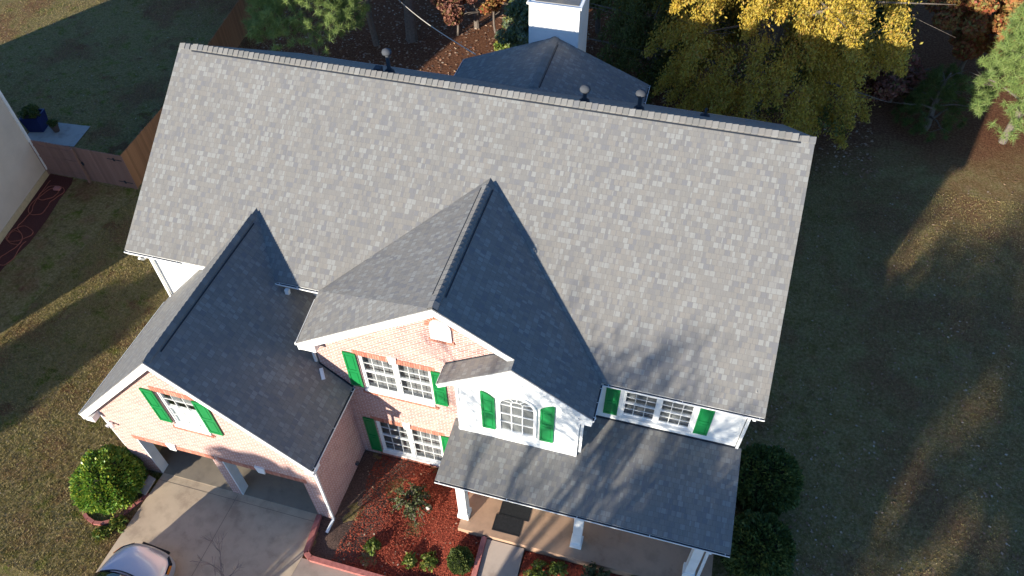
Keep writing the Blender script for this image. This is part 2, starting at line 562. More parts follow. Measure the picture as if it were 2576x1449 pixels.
# neighbour bed
b = MB()
b.face([(-12.6, 2.9, GZ + .02), (-11.0, -4.5, GZ + .02), (-10.2, -4.5, GZ + .02), (-10.45, -2.6, GZ + .02), (-10.38, -1.2, GZ + .02), (-10.62, .2, GZ + .02), (-10.95, 1.5, GZ + .02), (-11.1, 2.5, GZ + .02), (-11.3, 2.9, GZ + .02)])
mm = NT('dark_mulch'); mm.color(mm.ramp(mm.noise(mm.pos(), 25, 5, .8), [(.3, (.03, .010, .008)), (.7, (.14, .045, .035))])); mm.b.inputs['Roughness'].default_value = 1
tag(b.build('side_mulch_bed', mm.m), kind='structure')

# ================================================================== HOUSE
H = empty('brick_house', (9.3, 0, GZ))
tag(H, 'two-storey red brick and white siding house with grey shingle roof, green shutters and double garage', 'house')

HR, P = 10.0, .696
LX = 18.58
E1Y, E1Z = -5.32, 6.30
E2Y, E2Z = -6.00, 5.83
roof = MB()      # shingled top skins
under = MB()     # white soffits and rake boards under them


def plane_piece(poly, th=.19, skin=.03):
    P3 = [Vector(p) for p in poly]
    n = Vector((0, 0, 0))
    for i in range(len(P3)):
        a, c = P3[i], P3[(i + 1) % len(P3)]
        n += Vector(((a.y - c.y) * (a.z + c.z), (a.z - c.z) * (a.x + c.x), (a.x - c.x) * (a.y + c.y)))
    if n.z < 0: P3.reverse()
    roof.prism(P3, (0, 0, -skin))
    cen = sum(P3, Vector()) / len(P3)
    Q = [p + (cen - p).normalized() * .02 + Vector((0, 0, -skin - .002)) for p in P3]
    under.prism(Q, (0, 0, -(th - skin)))


zm = lambda y: HR + P * y
plane_piece([(0, 0, HR), (0, E1Y, E1Z), (6.27, E1Y, E1Z), (10.39, -2.04, 8.586), (14.46, E2Y, E2Z), (LX, E2Y, E2Z), (LX, 0, HR)])
BP = .636
plane_piece([(0, 0, HR), (LX, 0, HR), (LX - .03, 5.97, 6.2), (0, 5.97, 6.2)])
# garage wing
gx, gz, gyf = 3.798, 7.416, -9.38
plane_piece([(gx, gyf, gz), (.053, gyf, 3.587), (.053, -4.8, 3.587), (2.65, -4.8, 6.245), (gx, -3.72, gz)])
plane_piece([(gx, gyf, gz), (gx, -3.72, gz), (4.9, -4.78, 6.29), (6.52, -4.78, 4.63), (6.52, -6.585, 4.63), (7.372, -6.585, 3.76), (7.372, gyf, 3.76)])
# centre gable
cx, cz, cyf = 10.387, 8.586, -6.90
plane_piece([(cx, cyf, cz), (6.249, cyf, 5.89), (6.249, E1Y, 6.27)])
plane_piece([(cx, cyf, cz), (6.249, E1Y, 6.27), (cx, -2.04, cz)])
nx_, nz_, nyf = 12.379, 7.29, -7.224
plane_piece([(cx, cyf, cz), (cx, -2.04, cz), (14.456, E2Y, 5.86), (14.456, cyf, 5.93), (nx_, cyf, nz_)])
plane_piece([(nx_, cyf + .001, nz_), (14.456, cyf + .001, 5.93), (14.456, nyf, 5.93), (nx_, nyf, nz_)])
plane_piece([(nx_, nyf, nz_), (nx_, -6.60, nz_), (10.397, -6.60, 5.99), (10.397, nyf, 5.99)])
# back wing
plane_piece([(10.1, 3.6, 7.64), (10.1, 7.2, 7.64), (6.55, 7.2, 6.22), (6.55, 5.9, 6.22)])
plane_piece([(10.1, 3.6, 7.64), (13.68, 5.9, 6.22), (13.68, 7.2, 6.22), (10.1, 7.2, 7.64)])
# porch
plane_piece([(10.50, -8.46, 3.105), (18.48, -8.46, 3.105), (18.48, -5.56, 3.50), (10.77, -5.56, 3.50), (10.77, -6.585, 3.36), (10.50, -6.585, 3.36)], th=.17)
RF = roof.build('roof', M['shingle'], H)
under.build('soffit', M['white'], RF)


def caps(a, b, sl, sr, name='ridge_cap', w=.15, step=.17, raise_=.03, label=None):
    """overlapping cap shingles along a ridge from a to b; sl/sr: unit down-slope vectors on both sides"""
    a, b = Vector(a), Vector(b)
    d = (b - a); L = d.length; d.normalize()
    sl, sr = Vector(sl).normalized(), Vector(sr).normalized()
    m = MB(); k = int(L / step)
    for i in range(k):
        p0 = a + d * (i * step); p1 = a + d * (i * step + step * 1.12)
        z0, z1 = raise_ + .004, raise_ + .032
        for s in (sl, sr):
            pass
        r0 = p0 + Vector((0, 0, z0)); r1 = p1 + Vector((0, 0, z1))
        L0 = p0 + sl * w + Vector((0, 0, z0)); L1 = p1 + sl * w + Vector((0, 0, z1))
        R0 = p0 + sr * w + Vector((0, 0, z0)); R1 = p1 + sr * w + Vector((0, 0, z1))
        h = len(m.v)
        dn = Vector((0, 0, -.02))
        V = [r0, r1, L0, L1, R0, R1, L0 + dn * 2.2, L1 + dn * 2.2, R0 + dn * 2.2, R1 + dn * 2.2, r1 + dn, ]
        m.v += [tuple(v) for v in V]
        for f in ((0, 1, 3, 2), (1, 0, 4, 5), (2, 3, 7, 6), (5, 4, 8, 9), (1, 10, 7, 3), (10, 1, 5, 9)):
            m.f.append(tuple(h + q for q in f)); m.uv += [(0, 0)] * len(f)
    return m.build(name, M['caps'], RF, label=label)


s_f = (0, -1, -P); s_b = (0, 1, -BP)
caps((.45, 0, HR), (LX - .35, 0, HR), s_f, s_b, w=.17)
caps((0, 0, HR), (.45, 0, HR), s_f, s_b, raise_=.0, w=.17)
caps((LX - .35, 0, HR), (LX, 0, HR), s_f, s_b, raise_=.0, w=.17)
pg = 1.0226
caps((gx, -9.30, gz), (gx, -3.95, gz), (-1, 0, -pg), (1, 0, -pg), raise_=.02)
caps((cx, -6.88, cz), (cx, -2.30, cz), (-1, 0, -.653), (1, 0, -.653), raise_=.04)
caps((10.1, 3.9, 7.64), (10.1, 7.15, 7.64), (-1, 0, -.4), (1, 0, -.4), raise_=.02)
# ridge vents: dark slot strips beside the caps
for (a, b_, sl) in (((.45, 0, HR), (LX - .35, 0, HR), s_f), ((gx, -8.9, gz), (gx, -4.2, gz), (1, 0, -pg)), ((cx, -6.4, cz), (cx, -2.4, cz), (-1, 0, -.653)), ((cx, -6.4, cz), (cx, -2.4, cz), (1, 0, -.653)), ((10.1, 4.0, 7.64), (10.1, 6.8, 7.64), (1, 0, -.4))):
    s = Vector(sl).normalized(); A = Vector(a); B = Vector(b_)
    vb = MB(); vb.prism([A + s * .19 + Vector((0, 0, .024)), B + s * .19 + Vector((0, 0, .024)), B + s * .216 + Vector((0, 0, .024)), A + s * .216 + Vector((0, 0, .024))], (0, 0, -.02)); vb.build('ridge_vent', M['boot'], RF)


# ---- walls -------------------------------------------------------------
def clip(poly, outline):
    """clip convex poly by convex CCW outline, both 2D"""
    out = poly
    n = len(outline)
    for i in range(n):
        a, b = outline[i], outline[(i + 1) % n]
        inp = out; out = []
        if not inp: break
        def side(p): return (b[0] - a[0]) * (p[1] - a[1]) - (b[1] - a[1]) * (p[0] - a[0])
        for j in range(len(inp)):
            p, q_ = inp[j], inp[(j + 1) % len(inp)]
            sp, sq = side(p), side(q_)
            if sp >= -1e-9: out.append(p)
            if (sp > 1e-9 and sq < -1e-9) or (sp < -1e-9 and sq > 1e-9):
                t = sp / (sp - sq); out.append((p[0] + (q_[0] - p[0]) * t, p[1] + (q_[1] - p[1]) * t))
    return out


def wall_y(m, y, outline, holes, depth=.14):
    """wall facing -y at given y; outline/hole coordinates are (x,z)"""
    xs = sorted(set([p[0] for p in outline] + [h[0] for h in holes] + [h[1] for h in holes]))
    zs = sorted(set([p[1] for p in outline] + [h[2] for h in holes] + [h[3] for h in holes]))
    for i in range(len(xs) - 1):
        for j in range(len(zs) - 1):
            mx, mz = (xs[i] + xs[i + 1]) / 2, (zs[j] + zs[j + 1]) / 2
            if any(h[0] < mx < h[1] and h[2] < mz < h[3] for h in holes): continue
            c = clip([(xs[i], zs[j]), (xs[i + 1], zs[j]), (xs[i + 1], zs[j + 1]), (xs[i], zs[j + 1])], outline)
            if len(c) >= 3: m.face([(x, y, z) for x, z in c])
    for x0, x1, z0, z1 in holes:
        m.face([(x0, y, z0), (x0, y + depth, z0), (x1, y + depth, z0), (x1, y, z0)][::-1])
        m.face([(x0, y, z1), (x1, y, z1), (x1, y + depth, z1), (x0, y + depth, z1)][::-1])
        m.face([(x0, y, z0), (x0, y, z1), (x0, y + depth, z1), (x0, y + depth, z0)][::-1])
        m.face([(x1, y, z0), (x1, y + depth, z0), (x1, y + depth, z1), (x1, y, z1)][::-1])


def wall_x(m, x, y0, y1, z0, z1, face):
    p = [(x, y0, z0), (x, y1, z0), (x, y1, z1), (x, y0, z1)]
    m.face(p if face > 0 else p[::-1])


GF = -9.08      # garage front wall
CF = -6.57      # centre brick front
ZB = GZ - .3
gw_hole = (3.08, 4.22, 3.80, 5.50)
w1_hole = (7.78, 9.92, 3.76, 5.44)
w2_hole = (7.78, 9.92, .14, 2.06)
brick = MB()
garage_out = [(.36, ZB), (7.10, ZB), (7.10, 3.90), (gx, 7.23), (.36, 3.75)]
wall_y(brick, GF, garage_out, [(1.08, 3.64, ZB, 2.13), (3.98, 6.60, ZB, 2.13), gw_hole], .22)
wall_x(brick, 7.10, GF, CF, ZB, 3.86, 1)
wall_x(brick, .36, GF, -4.87, ZB, 3.75, -1)
centre_out = [(6.52, ZB), (10.80, ZB), (14.3, 5.85), (cx, 8.41), (6.52, 5.93)]
wall_y(brick, CF, [(6.52, ZB), (11.9, ZB), (11.9, 7.45), (cx, 8.41), (6.52, 5.93)], [w1_hole, w2_hole], .14)
WB = brick.build('brick_wall', M['brick'], H)
side = MB()
wall_x(side, 6.52, CF, -4.87, 3.4, 6.0, -1)
wall_y(side, -4.87, [(.32, ZB), (6.52, ZB), (6.52, 6.35), (.32, 6.35)], [], .1)
wall_x(side, .32, -4.87, 5.6, ZB, 6.2, -1)
side.face([(.32, -4.87, 6.2), (.32, 5.6, 6.2), (.32, 0, 9.85)][::-1])
wall_x(side, 18.27, -5.55, 5.6, ZB, 6.2, 1)
side.face([(18.27, -5.55, 6.0), (18.27, 5.6, 6.2), (18.27, 0, 9.85)])
side.face([(.32, 5.6, ZB), (18.27, 5.6, ZB), (18.27, 5.6, 6.3), (.32, 5.6, 6.3)][::-1])
sw_hole = (15.05, 17.02, 3.82, 5.06)
wall_y(side, -5.55, [(14.09, .4), (18.27, .4), (18.27, 6.0), (14.09, 6.0)], [sw_hole], .1)
wall_x(side, 14.09, -6.87, -5.55, .4, 5.9, 1)
wall_y(side, -6.87, [(10.74, 3.1), (14.09, 3.1), (14.09, 6.02), (nx_, 7.10), (10.74, 6.05)], [], .1)
wall_x(side, 10.74, -6.87, CF + .002, 3.1, 6.05, -1)
wall_y(side, CF + .02, [(11.9, .4), (14.09, .4), (14.09, 3.3), (11.9, 3.3)], [(12.05, 13.0, .55, 2.65)], .1)
# back wing
wall_x(side, 6.9, 5.6, 6.9, ZB, 6.15, -1); wall_x(side, 13.35, 5.6, 6.9, ZB, 6.15, 1)
side.face([(6.9, 6.9, ZB), (13.35, 6.9, ZB), (13.35, 6.9, 6.15), (10.1, 6.9, 7.5), (6.9, 6.9, 6.15)][::-1])
WS = side.build('siding_wall', M['siding'], H)

# inner shells so that rooms are closed
inn = MB()
inn.box(.6, 6.98, -8.80, -4.9, 2.70, 2.76)                    # garage ceiling
inn.box(.42, .56, -8.80, -3.0, ZB, 2.7)
inn.box(6.80, 6.95, -8.80, -3.0, ZB, 2.7)
inn.box(.6, 6.8, -3.2, -3.05, ZB, 2.7)
inn.build('garage_interior', M['tanwall'], H)
fl = MB(); fl.box(.56, 6.9, -9.07, -3.1, GZ, GZ + .07); fl.build('garage_floor', M['gfloor'], H)
# white jamb casings around both garage openings
for x0, x1 in ((1.08, 3.64), (3.98, 6.60)):
    j = MB()
    j.box(x0 - .002, x0 + .035, GF - .012, GF + .30, GZ + .06, 2.128)
    j.box(x1 - .035, x1 + .002, GF + .06, GF + .30, GZ + .06, 2.128)
    j.box(x0 + .035, x1 - .035, GF + .05, GF + .30, 2.05, 2.128)
    d = j.build('garage_door_frame', M['white'], H)
    for sx_ in (x0 + .10, x1 - .10):
        MB().box(sx_ - .02, sx_ + .02, GF + .35, -5.5, 2.22, 2.27).build('door_track', M['galv'], d)
    pn = MB()
    for k in range(4): pn.box(x0 + .05, x1 - .05, GF + .55 + k * .60, GF + .55 + k * .60 + .58, 2.29, 2.34)
    pn.build('raised_door', M['white'], d)


# ---- windows -----------------------------------------------------------
def window(y, x0, x1, z0, z1, twin=True, fr=.06, cols=3, yd=.09, blind=.0, rows=(2, 2), light=None):
    """double-hung window recessed yd behind wall plane y"""
    yy = y + yd
    m = MB()
    m.box(x0, x0 + fr, yy - .05, yy + .05, z0, z1); m.box(x1 - fr, x1, yy - .05, yy + .05, z0, z1)
    m.box(x0 + fr, x1 - fr, yy - .05, yy + .05, z1 - fr, z1); m.box(x0 - .0, x1 + .0, yy - .13, yy + .05, z0 - .04, z0 + fr * .7)
    units = []
    if twin:
        c = (x0 + x1) / 2
        m.box(c - .055, c + .055, yy - .05, yy + .05, z0 + fr * .7, z1 - fr)
        units = [(x0 + fr, c - .055), (c + .055, x1 - fr)]
    else: units = [(x0 + fr, x1 - fr)]
    wo = m.build('window', M['white'], H)
    sb = MB(); gl = MB(); bl = MB()
    for a, c in units:
        zl, zh = z0 + fr * .7, z1 - fr; zc = zl + (zh - zl) * .52
        sb.box(a, c, yy - .03, yy + .03, zc - .022, zc + .022)
        sb.box(a, a + .03, yy - .02, yy + .02, zl, zc - .028); sb.box(c - .03, c, yy - .02, yy + .02, zl, zc - .028)
        sb.box(a, a + .03, yy - .028, yy + .02, zc + .028, zh); sb.box(c - .03, c, yy - .028, yy + .02, zc + .028, zh)
        sb.box(a + .03, c - .03, yy - .02, yy + .02, zl, zl + .04); sb.box(a + .03, c - .03, yy - .028, yy + .02, zh - .03, zh)
        for k in range(1, cols):
            xx = a + (c - a) * k / cols
            sb.box(xx - .007, xx + .007, yy - .012, yy + .008, zl + .04, zc - .028); sb.box(xx - .007, xx + .007, yy - .018, yy + .008, zc + .028, zh - .03)
        for (u, v) in ((zl + .04, zc - .028), (zc + .028, zh - .03)):
            mz = (u + v) / 2
            sb.box(a + .03, c - .03, yy - .0115, yy + .0075, mz - .007, mz + .007)
        gl.face([(a, yy + .012, zl), (c, yy + .012, zl), (c, yy + .012, zh), (a, yy + .012, zh)])
        bl.face([(a - .03, yy + .14, zl - .05), (c + .03, yy + .14, zl - .05), (c + .03, yy + .14, zh + .03), (a - .03, yy + .14, zh + .03)])
    sb.build('sash_bars', M['white'], wo); gl.build('pane', M['glass'], wo); bl.build('blind', M['blind'], wo)
    return wo


def shutter(y, x0, x1, z0, z1, arch=0):
    """panelled shutter, its face .05 in front of wall plane y; arch +1/-1: quarter-arched top rising to the right/left"""
    m = MB(); yb, yf = y - .012, y - .035
    def top(x):
        if not arch: return z1
        t = (x - x0) / (x1 - x0)
        t = t if arch > 0 else 1 - t
        return z1 - .26 * (1 - math.sqrt(max(0, 1 - (1 - t) ** 2)) * 1.0) if False else z1 - .24 * (1 - t) ** 2
    N = 8 if arch else 1
    pts = [(x0, z0), (x1, z0)] + [(x1 + (x0 - x1) * k / N, top(x1 + (x0 - x1) * k / N)) for k in range(N + 1)]
    m.prism([(x, yf, z) for x, z in pts], (0, yb - yf, 0))
    so_ = m.build('shutter', M['green'], H)
    f = MB(); s = .055
    zc = z0 + (z1 - z0) * .47
    for a, c in ((z0, z0 + .09), (zc - .055, zc + .055)):
        f.box(x0, x1, yf - .016, yf, a, c)
    f.box(x0, x0 + s, yf - .0155, yf, z0 + .09, zc - .055); f.box(x1 - s, x1, yf - .0155, yf, z0 + .09, zc - .055)
    f.box(x0, x0 + s, yf - .0155, yf, zc + .055, min(top(x0), top(x0 + s))); f.box(x1 - s, x1, yf - .0155, yf, zc + .055, min(top(x1), top(x1 - s)))
    tp = [(x0 + s + (x1 - x0 - 2 * s) * k / N) for k in range(N + 1)]
    f.prism([(x, yf - .016, top(x) - .09) for x in tp] + [(x, yf - .016, top(x) - .002) for x in reversed(tp)], (0, .015, 0))
    f.build('shutter_rails', M['green'], so_)
    q = MB()
    for a, c in ((z0 + .13, zc - .09), (zc + .09, min(top(x0), top(x1)) - .13)):
        q.box(x0 + s + .03, x1 - s - .03, yf - .010, yf, a, c)
    q.build('raised_panel', M['green'], so_, bevel=.008)
    return so_


def soldier(x0, x1, z, y, h=.2, key=None, name='soldier_course'):
    m = MB(); x = x0
    while x < x1 - .03:
        m.box(x, x + .064, y - .014, y + .04, z, z + h)
        x += .075
    m.box(x0, x1, y - .004, y + .03, z + .006, z + h - .006)
    return m.build(name, M['tbrick'], H)


def sill(x0, x1, z, y):
    m = MB(); x = x0
    while x < x1 - .03:
        m.box(x, x + .064, y - .045, y + .05, z - .10, z); x += .075
    m.box(x0, x1, y - .03, y + .03, z - .092, z - .01)
    return m.build('brick_sill', M['tbrick'], H)


def keystone(xc, z0, z1, y, wt=.13, wb=.09):
    m = MB(); m.prism([(xc - wb, y - .05, z0), (xc + wb, y - .05, z0), (xc + wt, y - .05, z1), (xc - wt, y - .05, z1)], (0, .08, 0))
    return m.build('keystone', M['white'], H, bevel=.01)


window(CF, *w1_hole[:2], *w1_hole[2:])
window(CF, *w2_hole[:2], *w2_hole[2:])
gwin = window(GF, *gw_hole[:2], *gw_hole[2:], twin=False, cols=3)
MB().box(3.12, 4.18, GF + .125, GF + .135, 3.84, 4.72).build('white_shade', M['white'], gwin)
window(-5.55, *sw_hole[:2], *sw_hole[2:], yd=.03)
for y, h in ((CF, w1_hole), (CF, w2_hole)):
    k = (h[0] + h[1]) / 2
    soldier(h[0] - .12, h[1] + .12, h[3], y, key=(k - .12, k + .12)); keystone(k, h[3] - .03, h[3] + .27, y); sill(h[0] - .08, h[1] + .08, h[2] - .04, y)
soldier(3.0, 4.3, gw_hole[3], GF); sill(3.0, 4.3, gw_hole[2] - .04, GF)
for a, c in ((1.08, 3.64), (3.98, 6.60)):
    k = (a + c) / 2
    soldier(a - .1, c + .1, 2.13, GF, key=(k - .14, k + .14)); keystone(k, 2.09, 2.42, GF, .16, .11)
for a in ((7.37, 7.75, 3.90, 5.50), (9.95, 10.33, 3.92, 5.50)): shutter(CF, *a)
for a in ((7.40, 7.76, .16, 2.12), (9.95, 10.33, .18, 2.12)): shutter(CF, *a)
for a in ((2.68, 3.07, 3.95, 5.52), (4.24, 4.66, 3.95, 5.52)): shutter(GF, *a)
shutter(-6.87, 11.43, 11.81, 3.80, 5.57, arch=-1); shutter(-6.87, 13.06, 13.44, 3.80, 5.57, arch=1)
for a in ((14.58, 14.97, 3.80, 5.09), (17.09, 17.47, 3.80, 5.08)): shutter(-5.55, *a)
# casing round the siding strip window
c = MB()
c.box(14.97, 15.05, -5.60, -5.545, 3.80, 5.12); c.box(17.02, 17.09, -5.60, -5.545, 3.80, 5.12); c.box(14.97, 17.09, -5.60, -5.545, 5.12, 5.2)
c.box(14.97, 17.09, -5.60, -5.545, 3.72, 3.80)
c.build('window_casing', M['white'], H)

# arched window in the white gable
ax0, ax1, az0, azs, yy = 11.97, 12.88, 3.90, 5.16, -6.87
acx, ar = (ax0 + ax1) / 2, (ax1 - ax0) / 2
ar_z = .40
def arc(r_add, n=14, rz_add=None):
    rz_add = r_add if rz_add is None else rz_add
    return [(acx + (ar + r_add) * math.cos(math.pi * k / n), azs + (ar_z + rz_add) * math.sin(math.pi * k / n)) for k in range(n + 1)]
m = MB()
o_, i_ = arc(.09), arc(0)
O = [(ax1 + .09, az0 - .09)] + o_ + [(ax0 - .09, az0 - .09)]
I = [(ax1, az0)] + i_ + [(ax0, az0)]
yf = yy - .05
for k in range(len(O)):
    j = (k + 1) % len(O)
    m.face([(I[k][0], yf, I[k][1]), (I[j][0], yf, I[j][1]), (O[j][0], yf, O[j][1]), (O[k][0], yf, O[k][1])])
    m.face([(O[k][0], yf, O[k][1]), (O[j][0], yf, O[j][1]), (O[j][0], yy, O[j][1]), (O[k][0], yy, O[k][1])])
    m.face([(I[k][0], yf, I[k][1]), (I[j][0], yf, I[j][1]), (I[j][0], yy, I[j][1]), (I[k][0], yy, I[k][1])][::-1])
AW = m.build('arched_window', M['white'], H)
m = MB()
m.box(ax0 + .24, ax1 - .24, yf, yy - .012, az0, az0) if False else None
for k in (1, 2):
    xx = ax0 + (ax1 - ax0) * k / 3; m.box(xx - .018, xx + .018, yy - .035, yy - .012, az0, azs + (.13 if True else 0))
for k in (1, 2, 3):
    zz = az0 + (azs - az0) * k / 3; m.box(ax0, ax1, yy - .034, yy - .0125, zz - (.026 if k == 2 else .013), zz + .013)
n = 10
for k in range(n):
    a0, a1 = math.pi * k / n, math.pi * (k + 1) / n
    r0 = .17
    m.beam((acx + r0 * math.cos(a0), yy - .024, azs + .10 + r0 * math.sin(a0) * .7), (acx + r0 * math.cos(a1), yy - .024, azs + .10 + r0 * math.sin(a1) * .7), .022, .022, up=(0, 1, 0))
for an in (30, 62, 90, 118, 150):
    a = math.radians(an)
    m.beam((acx + .17 * math.cos(a), yy - .024, azs + .10 + .12 * math.sin(a)), (acx + ar * math.cos(a), yy - .024, azs + ar_z * math.sin(a)), .02, .022, up=(0, 1, 0))
m.build('muntins', M['white'], AW)
m = MB(); m.face([(x, yy - .010, z) for x, z in [(ax0, az0), (ax1, az0)] + arc(0)]); m.build('pane', M['glass'], AW)
m = MB(); m.face([(x, yy - .004, z) for x, z in [(ax0, az0), (ax1, az0)] + arc(0)]); m.build('blind', M['blind'], AW)

# arched attic louvre with brick surround
lx0, lx1, lz0, lz1 = 10.11, 10.67, 7.02, 7.78
lc, lr = (lx0 + lx1) / 2, (lx1 - lx0) / 2
A = [(lc + lr * math.cos(math.pi * k / 12), lz1 - .26 + .26 * math.sin(math.pi * k / 12)) for k in range(13)]
m = MB(); m.prism([(x, CF - .06, z) for x, z in [(lx0, lz0), (lx1, lz0)] + A], (0, .055, 0))
AV = m.build('attic_vent', M['white'], H)
m = MB()
for k in range(8): m.box(lx0 + .06, lx1 - .06, CF - .072, CF - .061, lz0 + .06 + k * .065, lz0 + .10 + k * .065)
m.build('louvre_slats', M['white'], AV)
m = MB()
for k in range(13):
    a = math.pi * k / 12
    p0 = Vector((lc + (lr + .02) * math.cos(a), CF - .006, lz1 - .26 + .28 * math.sin(a))); p1 = Vector((lc + (lr + .14) * math.cos(a), CF - .006, lz1 - .26 + .40 * math.sin(a)))
    m.beam(p0, p1, .06, .03, up=(0, 1, 0))
m.build('brick_arch', M['tbrick'], H)
sill(10.06, 10.72, 7.0, CF)

# ---- rake boards, returns, corner boards --------------------------------
def rake(x0, z0, x1, z1, y, h=.24, t=.035):
    """vertical board hanging below a rake edge, in plane y"""
    tr = MB(); tr.prism([(x0, y, z0), (x0, y, z0 - h), (x1, y, z1 - h), (x1, y, z1)] if x1 > x0 else [(x1, y, z1), (x1, y, z1 - h), (x0, y, z0 - h), (x0, y, z0)], (0, t, 0)); tr.build('rake_board', M['white'], H)
dz = -.035
rake(.053, 3.587 + dz, gx, gz + dz, gyf - .012, .27); rake(gx, gz + dz, 7.372, 3.76 + dz, gyf - .012, .22)
rake(6.249, 5.89 + dz, cx, cz + dz, cyf - .012, .27); rake(cx, cz + dz, nx_ + .02, nz_ + dz, cyf - .012, .22)
rake(10.397, 5.99 + dz, nx_, nz_ + dz, nyf - .012, .16); rake(nx_, nz_ + dz, 14.456, 5.93 + dz, nyf - .012, .22)
# frieze boards on the wall
rake(.36, 3.70, gx, 7.22, GF - .03, .16, .03); rake(gx, 7.22, 7.1, 3.86, GF - .03, .16, .03)
# eave returns
MB().box(.053, .36, gyf + .03, GF + .1, 3.18, 3.42).build('eave_return', M['white'], H)
MB().box(7.10, 7.36, gyf + .03, GF + .1, 3.36, 3.58).build('eave_return', M['white'], H)
MB().box(6.27, 6.75, cyf + .03, CF, 5.56, 5.82).build('eave_return', M['white'], H)
MB().box(14.09, 14.44, nyf + .03, -6.88, 5.55, 5.74).build('eave_return', M['white'], H)
# skirt boards and corner boards on white parts
MB().box(10.70, 14.11, -6.885, -6.872, 3.30, 3.46).build('skirt_board', M['white'], H)
MB().box(10.715, 10.81, -6.89, -6.80, 3.30, 5.85).build('corner_board', M['white'], H)
MB().box(14.03, 14.115, -6.89, -6.80, 3.30, 5.85).build('corner_board', M['white'], H)
MB().box(14.12, 18.29, -5.565, -5.552, 3.55, 3.68).build('skirt_board', M['white'], H)
MB().box(18.20, 18.29, -5.57, -5.50, 3.55, 5.7).build('corner_board', M['white'], H)
# dark flashing where walls meet lower roofs
MB().box(10.82, 14.13, -6.92, -6.86, 3.27, 3.305).build('flashing', M['boot'], RF)
MB().box(14.12, 18.3, -5.60, -5.54, 3.50, 3.53).build('flashing', M['boot'], RF)
MB().prism([(6.50, CF - .05, 4.60), (6.50, CF - .05, 4.66), (7.38, CF - .05, 3.80), (7.38, CF - .05, 3.74)][::-1], (0, .045, 0)).build('flashing', M['boot'], RF)
MB().prism([(10.40, CF - .03, 6.02), (10.40, CF - .03, 5.96), (12.0, CF - .03, 7.0), (12.0, CF - .03, 7.06)], (0, .025, 0)).build('flashing', M['boot'], RF)

# ---- gutters ------------------------------------------------------------
def gutter(a, b, out, name='gutter', w=.13, h=.11):
    """open trough from a to b (top inner edge), out: horizontal unit vector away from the roof"""
    a, b, out = Vector(a), Vector(b), Vector(out)
    a -= out * .055; b -= out * .055
    Z = Vector((0, 0, 1)); t = .012
    prof = [(0, 0), (0, -h), (w * .65, -h), (w, -h * .35), (w, 0), (w - t, 0), (w - t, -h * .33), (w * .62, -h + t), (t, -h + t), (t, 0)]
    A = [a + out * u + Z * v for u, v in prof]; B = [b + out * u + Z * v for u, v in prof]
    m = MB(); n = len(prof)
    for i in range(n):
        j = (i + 1) % n
        m.face([A[i], B[i], B[j], A[j]])
    m.face(A[:5]); m.face(B[:5][::-1])
    g = m.build(name, M['gutter'], H)
    m = MB()
    m.face([a + out * t - Z * .025, b + out * t - Z * .025, b + out * (w - t) - Z * .025, a + out * (w - t) - Z * .025])
    m.build('gutter_guard', M['guard'], g)
    L = (b - a).length; d = (b - a).normalized(); m = MB(); k = max(2, int(L / 1.6))
    m.beam(a + out * .01 - Z * .012, b + out * .01 - Z * .012, .012, .008)
    for i in range(k + 1):
        p = a + d * (.12 + (L - .24) * i / k); m.beam(p - Z * .012, p + out * w - Z * .012, .02, .008)
    m.build('gutter_hangers', M['gutter'], g)
    return g


gutter((0.0, E1Y + .01, E1Z - .035), (1.86, E1Y + .01, E1Z - .035), (0, -1, 0))
gutter((4.92, E1Y + .01, E1Z - .035), (6.27, E1Y + .01, E1Z - .035), (0, -1, 0))
gutter((14.52, E2Y + .01, E2Z - .035), (LX, E2Y + .01, E2Z - .035), (0, -1, 0))
gutter((0, 5.96, 6.16), (6.75, 5.96, 6.16), (0, 1, 0)); gutter((13.75, 5.96, 6.16), (17.9, 5.96, 6.16), (0, 1, 0))
gutter((.06, gyf, 3.55), (.06, -5.0, 3.55), (-1, 0, 0))
gutter((7.365, gyf, 3.72), (7.365, -6.6, 3.72), (1, 0, 0))
gutter((6.255, cyf, 5.86), (6.255, -5.55, 6.16), (-1, 0, 0), w=.11)
gutter((14.45, nyf, 5.89), (14.45, -6.05, 5.80), (1, 0, 0), w=.11)
gutter((10.40, nyf, 5.95), (10.40, -6.6, 5.95), (-1, 0, 0), w=.10)
gutter((10.50, -8.45, 3.07), (18.48, -8.45, 3.07), (0, -1, 0))
gutter((6.56, 5.96, 6.19), (6.56, 7.2, 6.19), (-1, 0, 0)); gutter((13.67, 5.96, 6.19), (13.67, 7.2, 6.19), (1, 0, 0))


def downspout(pts, w=.075):
    m = MB()
    for a, b_ in zip(pts[:-1], pts[1:]): m.beam(a, b_, w, w * .8)
    return m.build('downspout', M['gutter'], H, bevel=.012)


downspout([(7.43, -9.25, 3.62), (7.22, -9.14, 3.35), (7.16, -9.14, .10), (7.10, -9.55, GZ + .08)])
downspout([(.02, -9.15, 3.46), (.28, -9.02, 3.22), (.30, -9.0, GZ + .1)])
downspout([(10.35, -7.05, 5.85), (10.66, -6.66, 5.6), (10.66, -6.66, 3.38)])
downspout([(14.50, -7.1, 5.80), (14.18, -6.80, 5.65), (14.18, -6.80, 3.50)])
downspout([(18.35, -6.05, 5.70), (18.34, -5.62, 5.45), (18.34, -5.60, 3.55)])
downspout([(5.28, -5.40, 6.15), (5.28, -5.42, 5.98)], .12)
downspout([(.5, -5.42, 6.15), (.5, -5.32, 6.02), (.36, -4.95, 5.8), (.36, -4.95, .2)])
downspout([(6.15, -6.85, 5.76), (6.45, -6.62, 5.55), (6.45, -6.62, 4.75)])
downspout([(6.62, -6.74, 4.62), (6.75, -6.95, 4.40)], .10)
downspout([(18.0, -8.5, 2.95), (18.0, -8.3, 2.75), (18.05, -8.28, .45), (18.2, -8.5, .1)])
